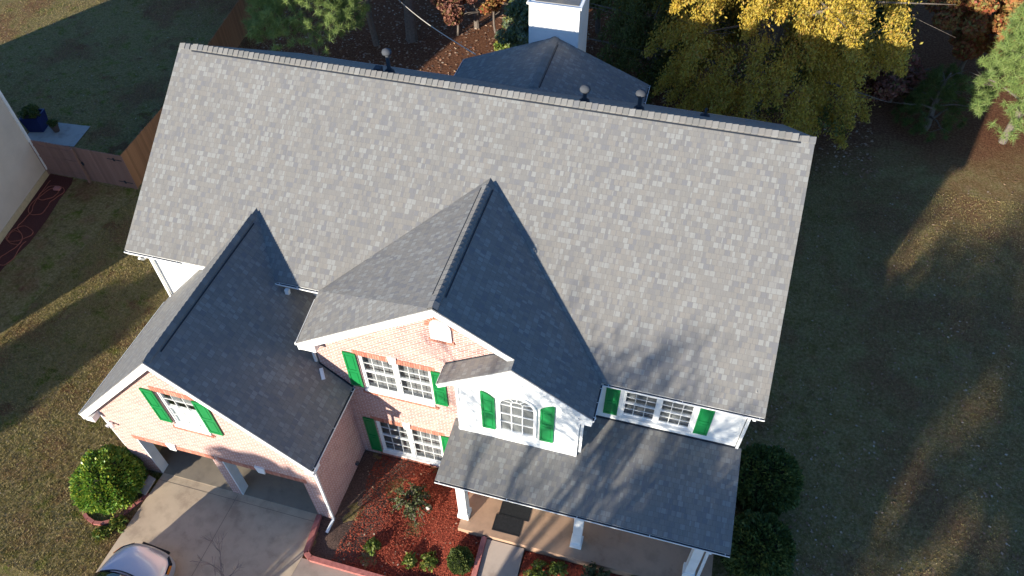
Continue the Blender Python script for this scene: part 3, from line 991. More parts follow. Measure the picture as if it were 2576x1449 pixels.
downspout([(.5, 6.02, 6.05), (.4, 5.7, 5.8), (.4, 5.7, .2)])

# floodlight on the garage corner, spigot, roof jack
m = MB(); m.lathe((.55, GF - .04, 2.86), [(.02, -.02), (.07, 0), (.07, .05), (.02, .07)], 12)
m.tube([(.55, GF - .05, 2.88), (.50, GF - .16, 2.83)], [.03, .065], 10); m.tube([(.60, GF - .05, 2.88), (.70, GF - .15, 2.83)], [.03, .065], 10)
m.build('floodlight', M['white'], H)
m = MB(); m.box(7.10, 7.18, -7.28, -7.18, .12, .24); m.build('outlet_box', M['galv'], H, bevel=.01)


def vent(x, y, z, h, r=.05, head=True):
    m = MB(); m.lathe((x, y, z), [(r, -.12), (r, h)], 14)
    v = m.build('vent_pipe', M['galv'], H)
    m = MB()
    if head: m.lathe((x, y, z + h - .05), [(r, 0), (r * 2.3, .0), (r * 2.6, .05), (r * 2.3, .11), (r * 1.2, .155), (.001, .165)], 16)
    else: m.lathe((x, y, z + h), [(r, 0), (r * .6, 0), (r * .6, -.05)], 12)
    m.build('vent_cap', M['galv'], v, smooth=head)
    m = MB(); m.lathe((x, y, z - .02), [(.17, -.10), (.15, .05), (r * 1.15, .12)], 14); m.build('vent_boot', M['boot'], v)
    return v


vent(6.15, 1.35, 9.16, .66, .06); vent(12.37, .75, 9.54, .40, .06); vent(13.89, 1.25, 9.22, .50, .06)
vent(15.8, 3.0, 8.10, .28, .035, False)
m = MB(); m.box(5.72, 5.94, 1.15, 1.35, 9.1, 9.32); m.build('roof_jack', M['galv'], H)

# ---- chimney ------------------------------------------------------------
m = MB(); m.box(9.10, 10.93, 7.2, 9.1, ZB, 8.80)
CH = m.build('chimney', M['siding'], H)
m = MB()
for x in (9.09, 10.86): m.box(x, x + .08, 7.185, 7.26, 6.5, 8.79)
m.box(9.09, 10.94, 7.186, 7.25, 8.66, 8.79)
m.build('corner_boards', M['white'], CH)
m = MB()
m.box(9.02, 11.01, 7.12, 9.18, 8.80, 8.84); m.box(9.02, 11.01, 7.12, 7.17, 8.84, 8.88); m.box(9.02, 9.07, 7.17, 9.18, 8.84, 8.88); m.box(10.96, 11.01, 7.17, 9.18, 8.84, 8.88)
m.build('chimney_cap', M['white'], CH)
m = MB(); m.box(9.28, 10.86, 7.34, 9.1, 8.842, 8.862); m.build('chase_cover', M['cap'], CH)
m = MB(); m.lathe((10.05, 8.15, 8.862), [(.13, 0), (.13, .28), (.25, .28), (.27, .34), (.25, .40), (.001, .46)], 24); m.build('flue', M['white'], CH, smooth=False)

# ---- porch --------------------------------------------------------------
m = MB(); m.box(11.03, 18.45, -8.585, -5.56, ZB, .55); m.build('porch_floor', M['porch'], H, bevel=.01)
m = MB(); m.box(10.62, 18.40, -8.33, -8.12, 2.72, 2.92); m.build('porch_beam', M['white'], H)
for px in (11.10, 14.54, 17.80):
    m = MB(); y = -8.12
    m.box(px - .13, px + .13, y - .13, y + .13, .55, 2.73)
    pc = m.build('porch_column', M['white'], H)
    m = MB()
    m.box(px - .17, px + .17, y - .17, y + .17, .551, .76); m.box(px - .155, px + .155, y - .155, y + .155, .76, .80)
    m.box(px - .16, px + .16, y - .16, y + .16, 2.56, 2.72)
    m.build('column_base', M['white'], pc, bevel=.01)
m = MB(); m.box(12.08, 12.97, CF + .06, CF + .10, .57, 2.63)
D = m.build('front_door', M['green'], H)
m = MB()
for zz in ((.75, 1.35), (1.5, 2.4)):
    for xx in (12.2, 12.56): m.box(xx, xx + .3, CF + .045, CF + .06, *zz)
m.build('door_panels', M['green'], D)

# ================================================================== mats
def mat_(x0, x1, y0, y1, z, rz, label):
    e = empty('door_mat', ((x0 + x1) / 2, (y0 + y1) / 2, z)); e.rotation_euler.z = 0
    m = MB(); m.box(x0, x1, y0, y1, z, z + .012); o = m.build('rubber_mat', M['mat'], e)
    m = MB()
    m.box(x0, x1, y0, y0 + .03, z + .012, z + .018); m.box(x0, x1, y1 - .03, y1, z + .012, z + .018)
    m.box(x0, x0 + .03, y0 + .03, y1 - .03, z + .012, z + .018); m.box(x1 - .03, x1, y0 + .03, y1 - .03, z + .012, z + .018)
    m.build('raised_border', M['mat'], e)
    tag(e, label, 'door mat', 'black mats on the porch')


mat_(12.09, 13.02, -7.86, -7.26, .552, 0, 'black rubber door mat half under the porch roof, nearer the front door')
mat_(12.02, 12.87, -8.38, -7.868, .552, 0, 'black rubber door mat in the open at the porch edge, by the walkway')

# ================================================================== edging
def rail(pts, w, h, name, label, cat='edging', group=None):
    m = MB()
    for a, b_ in zip(pts[:-1], pts[1:]): m.beam(a, b_, w, h)
    o = m.build(name, M['edging'], None, bevel=.015)
    return tag(o, label, cat, group)


rail([(6.66, -9.12, -.02), (6.78, -10.30, -.02), (6.98, -10.42, -.02), (9.4, -10.42, -.02), (11.86, -10.42, -.02)], .15, .22, 'landscape_curb', 'long red painted curb bending round the mulch bed beside the driveway', 'garden curb', 'red curbs around the mulch bed')
rail([(11.86, -10.34, .02), (11.87, -8.60, .44)], .15, .20, 'landscape_curb', 'short straight red curb between the mulch bed and the porch walkway', 'garden curb', 'red curbs around the mulch bed')
arcp = [(-.62, -10.78), (-.52, -10.95), (-.28, -11.07), (-.03, -11.12), (.22, -11.10), (.45, -10.95), (.62, -10.72), (.75, -10.50), (.86, -10.28), (.97, -10.05), (1.03, -9.82)]
for i in range(len(arcp) - 1):
    a, c = Vector((*arcp[i], 0)), Vector((*arcp[i + 1], 0)); d = c - a
    m = MB(); m.box(-d.length / 2 + .008, d.length / 2 - .008, -.055, .055, 0, .09)
    o = m.build('edging_brick', M['edging'], None, bevel=.01); mid = (a + c) / 2
    o.location = (mid.x, mid.y, GZ + random.uniform(-.01, .015)); o.rotation_euler = (0, random.uniform(-.06, .06), math.atan2(d.y, d.x) + random.uniform(-.08, .08))
    tag(o, ['leftmost', 'second', 'third', 'fourth', 'fifth', 'sixth', 'seventh', 'eighth', 'ninth', 'rightmost'][i] + ' red edging brick, counting from the lawn, in the curved row around the round bush', 'brick', 'red edging bricks around the round bush')
m = MB(); m.box(-.13, .13, -.28, .28, 0, .05); 
sb_ = m.build('splash_block', M['splash'], None, bevel=.01)
sb_.location = (1.0, -9.66, .15); sb_.rotation_euler = (.35, .05, -.2); tag(sb_, 'grey slab leaning between the round bush and the garage corner', 'splash block')
m = MB(); m.box(-.14, .14, -.3, .3, 0, .05); m.box(-.14, -.10, -.3, .3, .05, .1); m.box(.10, .14, -.3, .3, .05, .1)
sb2 = m.build('splash_block', M['splash'], None, bevel=.01); sb2.location = (18.45, -8.55, GZ + .02); sb2.rotation_euler = (0, 0, 1.25); tag(sb2, 'grey trough-shaped block on the ground by the right porch column', 'splash block')
m = MB(); m.lathe((9.82, -7.97, bedz(9.82, -7.97) + .04), [(.001, -.05), (.09, -.02), (.10, .02), (.06, .07), (.001, .085)], 10)
tag(m.build('garden_stone', M['stone'], None, smooth=True), 'pale round stone on the red mulch beside the weeping shrub', 'stone')
# ================================================================== neighbour house
nb = empty('beige_house', (-12.57, 2.91, GZ), 0)
tag(nb, 'neighbouring beige siding house with white corner trim at the left edge', 'house')
fd = Vector((.218, -.976, 0)); wd = Vector((-.976, -.218, 0))
C0 = Vector((-12.57, 2.91, 0)); DEP, WID, NH = 12.4, 16.5, 5.5
def npnt(f, w, z): p = C0 + fd * f + wd * w; return (p.x, p.y, z)
m = MB()
m.face([npnt(0, 0, .22), npnt(0, 0, NH), npnt(DEP / 2, 0, 9.3), npnt(DEP, 0, NH), npnt(DEP, 0, .22)])
m.face([npnt(0, 0, .22), npnt(0, WID, .22), npnt(0, WID, NH), npnt(0, 0, NH)])
m.face([npnt(DEP, 0, .22), npnt(DEP, 0, NH), npnt(DEP, WID, NH), npnt(DEP, WID, .22)])
m.face([npnt(0, WID, .22), npnt(DEP, WID, .22), npnt(DEP, WID, NH), npnt(DEP / 2, WID, 9.3), npnt(0, WID, NH)])
m.build('siding_wall', M['beige'], nb)
m = MB()
for f0, w0, f1, w1 in ((-.0, 0, DEP, 0), (0, 0, 0, WID), (DEP, 0, DEP, WID), (0, WID, DEP, WID)):
    pass
for q in ([npnt(0, -.03, -.4), npnt(0, -.03, .22), npnt(DEP, -.03, .22), npnt(DEP, -.03, -.4)], [npnt(0, -.03, -.4), npnt(0, WID, -.4), npnt(0, WID, .22), npnt(0, -.03, .22)], [npnt(DEP, 0, -.4), npnt(DEP, WID, -.4), npnt(DEP, WID, .22), npnt(DEP, 0, .22)], [npnt(0, -.03, .22), npnt(DEP, -.03, .22), npnt(DEP, .02, .22), npnt(0, .02, .22)]): m.face(q)
m.build('foundation', M['found'], nb)
m = MB(); m.beam(npnt(.05, -.0, .22), npnt(.05, -.0, NH), .12, .12, up=(fd.x, fd.y, 0)); m.build('corner_trim', M['white'], nb)
m = MB()
o2 = .35
zr, ze = 9.5, NH - .15
m.prism([npnt(-o2, -o2, ze), npnt(DEP / 2, -o2, zr), npnt(DEP / 2, WID + o2, zr), npnt(-o2, WID + o2, ze)], (0, 0, .14))
m.prism([npnt(DEP / 2, -o2, zr), npnt(DEP + o2, -o2, ze), npnt(DEP + o2, WID + o2, ze), npnt(DEP / 2, WID + o2, zr)], (0, 0, .14))
m.build('roof', M['shingle'], nb)

# ================================================================== fences
def fence(name, pts, h, mat, label, z0=GZ, posts=True, mount=1):
    e = empty(name, (*pts[0], z0)); bm1 = MB(); rl = MB()
    for (a, c) in zip(pts[:-1], pts[1:]):
        A, B = Vector((*a, 0)), Vector((*c, 0)); d = B - A; L = d.length; d.normalize(); s = d.cross(Vector((0, 0, 1)))
        k = int(L / .145); w = L / k
        for i in range(k):
            t = random.uniform(-.006, .006); zz = random.uniform(-.01, .01)
            p = A + d * (i * w + .003) + s * t; q_ = A + d * ((i + 1) * w - .003) + s * t
            hh = h + zz
            u0 = i * .14
            pts3 = [(p.x, p.y, z0 + .04), (q_.x, q_.y, z0 + .04), (q_.x, q_.y, z0 + hh - .03), (q_.x - d.x * .03, q_.y - d.y * .03, z0 + hh), (p.x + d.x * .03, p.y + d.y * .03, z0 + hh), (p.x, p.y, z0 + hh - .03)]
            bm1.prism(pts3, s * .018)
        for zz in (.35, h * .55, h - .28):
            rl.beam(A - s * .03 * mount + Vector((0, 0, z0 + zz)), B - s * .03 * mount + Vector((0, 0, z0 + zz)), .04, .09)
    bm1.build('fence_boards', mat, e); rl.build('rails', mat, e)
    if posts:
        for (a, c) in zip(pts[:-1], pts[1:]):
            A, B = Vector((*a, 0)), Vector((*c, 0)); d = B - A; n = max(1, round(d.length / 2.4)); s = d.normalized().cross(Vector((0, 0, 1)))
            for i in range(n + 1):
                p = A + d * i / n - s * .09 * mount; m = MB(); m.box(p.x - .045, p.x + .045, p.y - .045, p.y + .045, z0 - .1, z0 + h - .05); m.build('post', mat, e)
    return tag(e, label, 'fence')


fence('privacy_fence', [(-12.56, 2.93), (-10.40, 2.96)], 1.93, M['fence_a'], 'short pinkish brown board fence panel joining the beige house to the gate', mount=-1)
gate = empty('garden_gate', (-10.38, 2.96, GZ)); tag(gate, 'pinkish brown board gate with two black hinges beside the orange fence corner', 'gate')
m = MB(); x = -10.375
while x < -8.05:
    m.box(x, x + .14, 2.945 + random.uniform(-.004, .004), 2.965, GZ + .05, GZ + 1.93 + random.uniform(-.01, .01)); x += .145
m.build('gate_boards', M['fence_a'], gate)
m = MB(); m.box(-10.37, -8.05, 2.966, 3.0, GZ + .3, GZ + .4); m.box(-10.37, -8.05, 2.966, 3.0, GZ + 1.55, GZ + 1.65); m.beam((-10.3, 2.985, GZ + 1.5), (-8.1, 2.985, GZ + .45), .03, .09); m.build('gate_frame', M['fence_a'], gate)
for zz in (.35, 1.62):
    m = MB(); m.box(-8.75, -8.02, 2.935, 2.944, GZ + zz, GZ + zz + .04); m.lathe((-8.42, 2.94, GZ + zz - .04), [(.03, 0), (.03, .12)], 8); m.box(-8.47, -8.37, 2.932, 2.944, GZ + zz - .06, GZ + zz + .1); m.build('hinge', M['boot'], gate)
m = MB(); m.box(-10.5, -10.22, 2.925, 2.944, GZ + 1.02, GZ + 1.07); m.box(-10.33, -10.25, 2.92, 2.944, GZ + .95, GZ + 1.14); m.build('latch', M['boot'], gate)
fence('privacy_fence', [(-8.0, 3.0), (-8.25, 6.7), (-9.15, 12.4), (-9.9, 16.8), (-12.5, 27)], 1.93, M['fence_b'], 'long orange brown board fence running from the gate back towards the woods')

# planters
e = empty('planter', (-15.35, 5.75, GZ)); tag(e, 'square tapered cobalt blue planter on the patio beside the beige house', 'planter')
m = MB(); 
a0, a1 = .36, .46
cxp, cyp = -15.35, 5.75
def sq(r, z, rot=.25): return [(cxp + r * (math.cos(rot + math.pi / 4 + k * math.pi / 2)) * 1.35, cyp + r * (math.sin(rot + math.pi / 4 + k * math.pi / 2)) * 1.35, z) for k in range(4)]
bq, tq, iq, dq = sq(a0, GZ + .03), sq(a1, GZ + .85), sq(a1 - .06, GZ + .85), sq(a1 - .06, GZ + .72)
m.face(bq[::-1])
for k in range(4):
    j = (k + 1) % 4; m.face([bq[k], bq[j], tq[j], tq[k]]); m.face([tq[k], tq[j], iq[j], iq[k]]); m.face([iq[k], iq[j], dq[j], dq[k]])
m.build('planter_box', M['blue'], e, bevel=.012)
m = MB(); m.face(dq); m.build('soil', M['pot'], e)
e = empty('flower_pot', (-14.35, 5.75, GZ)); tag(e, 'small brown flower pot on the pale patio slab', 'flower pot')
m = MB(); m.lathe((-14.35, 5.75, GZ + .03), [(.001, 0), (.13, 0), (.19, .34), (.21, .34), (.21, .40), (.17, .40), (.16, .33), (.001, .33)], 18); m.build('clay_pot', M['pot'], e)

# hose and block
hA = [(-12.17, 2.46), (-12.13, 2.1), (-12.0, 1.6), (-11.95, .97), (-11.85, .59), (-11.57, .33), (-11.24, .35), (-11.06, .56), (-11.15, .98), (-11.21, 1.27), (-11.13, 1.57), (-11.07, 1.95), (-11.28, 2.18), (-11.63, 2.23), (-11.9, 2.14), (-12.0, 1.82), (-12.02, 1.5), (-11.9, 1.27), (-11.61, 1.26), (-11.36, 1.46), (-11.27, 1.71), (-11.35, 1.95), (-11.57, 2.15), (-11.85, 1.82), (-11.9, 1.3), (-11.82, .88), (-11.63, .54), (-11.56, .07), (-11.55, -.32), (-11.47, -.58), (-11.08, -.82), (-10.82, -1.08), (-10.75, -1.39), (-11.08, -1.43), (-11.5, -1.24), (-11.6, -.9), (-11.4, -.42), (-10.97, -.45), (-10.64, -.62), (-10.64, -.87), (-10.83, -1.12), (-11.1, -1.32), (-11.4, -1.29), (-11.5, -1.1), (-11.55, -.84), (-11.43, -.74), (-11.11, -.80), (-10.84, -1.04), (-10.75, -1.31), (-10.78, -1.72), (-10.91, -2.03), (-10.94, -2.31), (-10.9, -2.7), (-10.68, -2.61), (-10.52, -2.57), (-10.4, -2.33), (-10.43, -1.94), (-10.58, -1.51), (-10.56, -1.17)]
def spline(P, k=5):
    out = []
    for i in range(len(P) - 1):
        p0, p1, p2, p3 = [Vector(P[max(0, min(len(P) - 1, i + j))]) for j in (-1, 0, 1, 2)]
        for t in range(k):
            t /= k
            out.append(.5 * ((2 * p1) + (p2 - p0) * t + (2 * p0 - 5 * p1 + 4 * p2 - p3) * t * t + (3 * p1 - p0 - 3 * p2 + p3) * t ** 3))
    out.append(Vector(P[-1])); return out
hp = [(p.x, p.y, GZ + .045 + .012 * math.sin(i * .9)) for i, p in enumerate(spline([(x, y) for x, y in hA]))]
m = MB(); m.tube(hp, .016, 6)
tag(m.build('garden_hose', M['hose'], None, smooth=True), 'tangled orange garden hose on the dark mulch beside the beige house', 'hose')
m = MB(); m.box(-.14, .14, -.10, .10, 0, .09); o = m.build('paving_block', M['block'], None, bevel=.015); o.location = (-11.45, 2.03, GZ + .05); o.rotation_euler = (0, .05, .2); tag(o, 'pinkish block lying on the garden hose near the gate', 'block')

# ================================================================== CAR
def build_car(loc, rz):
    e = empty('minivan', (0, 0, GZ + .05)); tag(e, 'silver minivan nosed towards the garage on the driveway, cut off by the frame', 'car')
    Z0 = GZ + .05
    # stations: y (0 front .. -4.9 rear), half width, hood/deck z, bumper drop
    st = [(0.03, .50, .62, .30), (-.03, .70, .70, .25), (-.14, .84, .78, .22), (-.34, .92, .86, .20), (-.70, .955, .93, .20), (-1.10, .97, .995, .20), (-1.6, .98, 1.02, .2), (-2.6, .985, 1.02, .2), (-3.8, .98, 1.03, .2), (-4.6, .95, 1.02, .22), (-4.85, .88, .95, .3), (-4.92, .75, .8, .38)]
    rings = []
    for y, w, zt, zb in st:
        prof = [(0, zb), (w * .80, zb), (w * .96, zb + .10), (w, (zb + zt) * .5), (w * .985, zt - .13), (w * .93, zt - .045), (w * .80, zt - .008), (w * .5, zt + .018), (0, zt + .03)]
        full = prof + [(-x, z) for x, z in prof[-2:0:-1]]
        rings.append([(x, y - .10 * (abs(x) / .97) ** 2 * (1 if y > -.5 else 0), Z0 + z) for x, z in full])
    m = MB()
    for a, c in zip(rings[:-1], rings[1:]):
        n = len(a)
        for i in range(n):
            j = (i + 1) % n; m.face([a[i], c[i], c[j], a[j]])
    m.face(rings[0]); m.face(rings[-1][::-1])
    body = m.build('body', M['car'], e, smooth=True)
    mod = body.modifiers.new('sub', 'SUBSURF'); mod.levels = 2; mod.render_levels = 2
    # cabin
    cb = [(-1.02, .66, 1.03, 1.035), (-1.12, .80, 1.03, 1.10), (-1.55, .84, 1.03, 1.36), (-2.05, .82, 1.03, 1.62), (-2.5, .80, 1.03, 1.70), (-3.8, .80, 1.03, 1.70), (-4.55, .76, 1.03, 1.62), (-4.85, .72, 1.03, 1.1)]
    R = []
    for y, w, zb, zt in cb:
        hgt = zt - zb
        prof = [(w + .10, zb - .02), (w + .06, zb + hgt * .15), (w - .02, zb + hgt * .65), (w - .10, zb + hgt * .92), (w * .5, zt), (0, zt + .015)]
        full = prof + [(-x, z) for x, z in prof[-2::-1]]
        R.append([(x, y - .12 * (abs(x) / .9) ** 2 * (1 if y > -2.2 else 0), Z0 + z) for x, z in full])
    m = MB(); rf = MB()
    for k, (a, c) in enumerate(zip(R[:-1], R[1:])):
        for i in range(len(a) - 1):
            (m if (k < 3 or i in (0, 1, len(a) - 2, len(a) - 3) or k > 5) else rf).face([a[i], c[i], c[i + 1], a[i + 1]])
    m.build('windscreen_and_glass', M['cglass'], e, smooth=True)
    rf.build('roof', M['car'], e, smooth=True)
    m = MB()
    m.tube(spline([(-.80, -1.16, Z0 + 1.03), (-.4, -1.0, Z0 + 1.055), (0, -.96, Z0 + 1.06), (.4, -1.0, Z0 + 1.055), (.80, -1.16, Z0 + 1.03)], 4), .02, 6)
    m.build('cowl', M['tyre'], e)
    for s in (-1, 1):
        m = MB()
        pts = [(s * .60, -.085, .70), (s * .84, -.26, .70), (s * .925, -.50, .74), (s * .90, -.56, .835), (s * .80, -.30, .80), (s * .62, -.13, .755)]
        P_ = [Vector((x, y + .012, Z0 + z)) for x, y, z in pts]
        if s < 0: P_ = P_[::-1]
        m.prism(P_, (0, -.04, .0)); hl = m.build('headlight', M['cglass'], e, bevel=.006)
        m = MB(); q = [Vector((s * .87, -.30, Z0 + .72)), Vector((s * .955, -.52, Z0 + .75)), Vector((s * .93, -.55, Z0 + .82)), Vector((s * .85, -.33, Z0 + .79))]
        if s < 0: q = q[::-1]
        m.prism(q, (0, -.03, 0)); m.build('turn_signal', M['amber'], hl)
        m = MB(); m.box(s * 1.12 - .07, s * 1.12 + .07, -1.62, -1.50, Z0 + 1.02, Z0 + 1.2); m.box(min(s * .9, s * 1.06), max(s * .9, s * 1.06), -1.58, -1.54, Z0 + 1.02, Z0 + 1.07); m.build('wing_mirror', M['car'], e, bevel=.03)
        for yw in (-.95, -3.9):
            m = MB(); c_ = Vector((s * .86, yw, Z0 + .34))
            ringp = [(.20, -.1), (.33, -.1), (.345, -.05), (.345, .05), (.33, .1), (.20, .1)]
            n = 22
            RR_ = [[c_ + Vector((u * s, r * math.cos(2 * math.pi * k / n), r * math.sin(2 * math.pi * k / n))) for k in range(n)] for r, u in ringp]
            for i in range(len(ringp)):
                A_, B_ = RR_[i], RR_[(i + 1) % len(ringp)]
                for k in range(n): m.face([A_[k], A_[(k + 1) % n], B_[(k + 1) % n], B_[k]])
            wh = m.build('wheel', M['tyre'], e)
            m = MB(); m.tube([c_ + Vector((s * -.02, 0, 0)), c_ + Vector((s * .09, 0, 0))], .2, 20); m.build('rim', M['galv'], wh)
    m = MB(); m.box(-.45, .45, -.02, .06, Z0 + .48, Z0 + .60); m.build('grille', M['tyre'], e, bevel=.01)
    e.location = (loc[0], loc[1], Z0); e.rotation_euler = (0, 0, rz)
    return e


build_car((2.62, -11.50, 0), math.radians(-4))

# ================================================================== VEGETATION
def rot_frames(n):
    """random orthonormal pairs"""
    a = RNG.normal(size=(n, 3)); a /= np.linalg.norm(a, axis=1)[:, None]
    b = RNG.normal(size=(n, 3)); b -= a * (a * b).sum(1)[:, None]; b /= np.linalg.norm(b, axis=1)[:, None]
    return a, b


def leaf_quads(C, size, aspect=1.6, droop=0.0, up=0.0, axis=None):
    """diamond leaves centred at C; size scalar/array"""
    n = len(C); a, b = rot_frames(n)
    if droop: a = a * (1 - droop) + np.array([0, 0, -1]) * droop
    if axis is not None: a = a * .45 + axis
    a /= np.linalg.norm(a, axis=1)[:, None]
    if up: b = b + 0
    b -= a * (a * b).sum(1)[:, None]; b /= np.linalg.norm(b, axis=1)[:, None]
    s = (np.asarray(size) * RNG.uniform(.7, 1.3, n))[:, None]
    V = np.stack([C - a * s * aspect * .5, C + b * s * .5, C + a * s * aspect * .5, C - b * s * .5], 1).reshape(-1, 3)
    F = np.arange(4 * n).reshape(-1, 4)
    return V, F


def blob_points(n, c, r, shell=.5):
    """points in an ellipsoid, biased to the shell"""
    d = RNG.normal(size=(n, 3)); d /= np.linalg.norm(d, axis=1)[:, None]
    rr = RNG.uniform(0, 1, n) ** (1 / (3 + 6 * shell))
    return np.array(c) + d * rr[:, None] * np.array(r), d


def limbs(m, base, top, r, n=8, spread=2.0, zlo=.35, depth=2):
    """tapered trunk and limbs"""
    base, top = Vector(base), Vector(top)
    pts = []; rad = []
    for i in range(9):
        t = i / 8; pts.append(base.lerp(top, t) + Vector((math.sin(t * 5 + base.x) * .08, math.cos(t * 4 + base.y) * .08, 0)) * (1 if 0 < t else 0)); rad.append(r * (1 - .85 * t) + .01)
    m.tube(pts, rad, 9)
    for i in range(n):
        t = zlo + (1 - zlo) * i / n + random.uniform(-.02, .02)
        p = base.lerp(top, min(.98, t)); a = i * 2.4 + random.random()
        L = spread * (1.1 - t) * random.uniform(.8, 1.3) + .3
        q_ = p + Vector((math.cos(a) * L, math.sin(a) * L, L * random.uniform(.15, .5)))
        mid = p.lerp(q_, .5) + Vector((0, 0, .08 * L))
        m.tube([p, mid, q_], [r * .35 * (1.1 - t) + .008, r * .2 * (1.1 - t) + .006, .006], 6)
        for k in range(3):
            a2 = a + random.uniform(-.9, .9); s0 = p.lerp(q_, random.uniform(.4, .9)); L2 = L * .45
            m.tube([s0, s0 + Vector((math.cos(a2) * L2, math.sin(a2) * L2, L2 * random.uniform(0, .5)))], [.012, .004], 4)


LM = dict(
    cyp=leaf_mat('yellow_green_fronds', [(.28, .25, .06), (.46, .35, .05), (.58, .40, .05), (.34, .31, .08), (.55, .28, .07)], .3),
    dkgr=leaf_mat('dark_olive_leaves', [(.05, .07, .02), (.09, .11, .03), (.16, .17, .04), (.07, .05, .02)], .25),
    bush=leaf_mat('bush_leaves', [(.06, .16, .02), (.10, .22, .03), (.20, .34, .05), (.42, .42, .05), (.12, .24, .04)], .25, .35),
    shrub=leaf_mat('dark_shrub_leaves', [(.03, .055, .012), (.055, .09, .02), (.10, .13, .03), (.14, .15, .03)], .2),
    pine=leaf_mat('pine_needles', [(.10, .17, .06), (.17, .26, .07), (.27, .35, .10), (.24, .28, .12)], .25),
    red=leaf_mat('red_orange_leaves', [(.28, .06, .035), (.45, .13, .06), (.42, .25, .08), (.24, .26, .08), (.34, .10, .07)], .35),
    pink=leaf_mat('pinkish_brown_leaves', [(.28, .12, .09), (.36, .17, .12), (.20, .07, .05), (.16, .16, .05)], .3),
    grey=leaf_mat('grey_green_leaves', [(.16, .20, .13), (.22, .27, .18), (.12, .17, .07), (.28, .28, .08)], .25),
    straw=leaf_mat('grass_blades', [(.14, .125, .035), (.23, .185, .06), (.38, .29, .13), (.17, .18, .04)], .2),
    fallen=leaf_mat('fallen_leaf', [(.30, .17, .09), (.42, .30, .20), (.22, .09, .05), (.50, .42, .32), (.26, .13, .08)], .1),
    weep=leaf_mat('weeping_shrub_leaves', [(.045, .06, .03), (.08, .10, .035), (.13, .13, .05)], .2),
    olive=leaf_mat('front_tree_leaves', [(.06, .08, .02), (.10, .09, .03)], .2),
    seed=leaf_mat('seedling_leaves', [(.07, .14, .025), (.14, .19, .035), (.26, .22, .04)], .25),
)


def cloud(name, mat, parent, clusters, per, size, aspect=1.6, droop=0.0, shell=.5, kind=None):
    """clusters: list of (centre, radii)"""
    Cs = []
    for c, r in clusters:
        p, _ = blob_points(per, c, r, shell); Cs.append(p)
    V, F = leaf_quads(np.concatenate(Cs), size, aspect, droop)
    return raw_mesh(name, V, F, mat, parent)


def cypress(x, y, rb, h, label, mat, n=95, per=520, zlo=1.2, plume=1.0, cat='tree', top=.25):
    e = empty('cypress_tree', (x, y, GZ)); tag(e, label, cat)
    m = MB(); limbs(m, (x, y, GZ - .1), (x, y, h), .28, 22, rb * .9, .08); m.build('trunk', M['bark'], e)
    V = []; 
    for i in range(n):
        t = (i + .5) / n; z = zlo + (h - zlo) * t
        R = rb * ((1 - t) ** .7) * min(1, .62 + 1.4 * t) + top
        for k in range(2 if t < .75 else 1):
            a = i * 2.399 + k * 3.6 + random.uniform(-.25, .25)
            rr = R * random.uniform(.60, 1.10)
            c = np.array([x + math.cos(a) * rr, y + math.sin(a) * rr, z + random.uniform(-.3, .3)])
            # drooping plume: elongated blob hanging outwards and down
            m_ = per; u = RNG.uniform(0, 1, m_) ** .8
            ln = 1.5 * plume
            out = np.array([math.cos(a), math.sin(a), 0])
            P0 = c[None, :] - out * (u * 1.0)[:, None] * .9 + np.array([0, 0, 1]) * ((u - .5) * ln * .9)[:, None]
            rad = (.10 + .30 * u) * plume
            P0 = P0 + RNG.normal(size=(m_, 3)) * rad[:, None] * np.array([.8, .8, .55])
            V.append(P0)
    C = np.concatenate(V)
    Vv, F = leaf_quads(C, .055, 2.4, .5)
    raw_mesh('crown', Vv, F, mat, e)
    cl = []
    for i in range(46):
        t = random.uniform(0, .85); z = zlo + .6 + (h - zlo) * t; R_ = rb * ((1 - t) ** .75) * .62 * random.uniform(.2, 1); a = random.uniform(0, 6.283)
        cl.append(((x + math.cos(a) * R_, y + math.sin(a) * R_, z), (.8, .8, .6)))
    cloud('inner_crown', LM['dkgr'], e, cl, 260, .11)  # darker leaf fill, its colour standing for shade in the gaps between plumes
    return e


cypress(18.3, 14.6, 6.5, 19, 'large yellow-green weeping conifer behind the right end of the roof', LM['cyp'], 190, 900)
cypress(13.2, 16.8, 3.6, 12, 'darker olive conifer between the chimney and the large yellow tree', LM['dkgr'], 60, 520, .6)


def tuft_tree(name, x, y, h, r, label, zlo, nt=260, mat=None, tr_=.17, needle=.24, group=None, pts=None, trunk_top=None):
    e = empty(name, (x, y, GZ)); tag(e, label, 'tree', group)
    m = MB(); limbs(m, (x, y, GZ - .1), (x, y, trunk_top or h), tr_, 14, r * .9, max(.15, zlo / h)); m.build('trunk', M['bark'], e)
    T = []
    for i in range(nt):
        t = RNG.uniform(0, 1); z = zlo + (h - zlo) * t; R = r * math.sqrt(max(.05, 1 - t * .85))
        a = RNG.uniform(0, 6.283); rr = R * RNG.uniform(.35, 1.0) ** .6
        T.append((x + math.cos(a) * rr, y + math.sin(a) * rr, z))
    if pts: T += pts
    T = np.array(T); k = 70
    C = np.repeat(T, k, 0); n = len(C)
    d = RNG.normal(size=(n, 3)); d[:, 2] += .35; d /= np.linalg.norm(d, axis=1)[:, None]
    s = RNG.normal(size=(n, 3)); s -= d * (s * d).sum(1)[:, None]; s /= np.linalg.norm(s, axis=1)[:, None]
    L = needle * RNG.uniform(.7, 1.25, n)[:, None]
    off = RNG.normal(size=(n, 3)) * .05
    V = np.stack([C + off - s * .010, C + off + s * .010, C + off + d * L], 1).reshape(-1, 3)
    raw_mesh('crown', V, np.arange(3 * n).reshape(-1, 3), mat or LM['pine'], e)
    return e


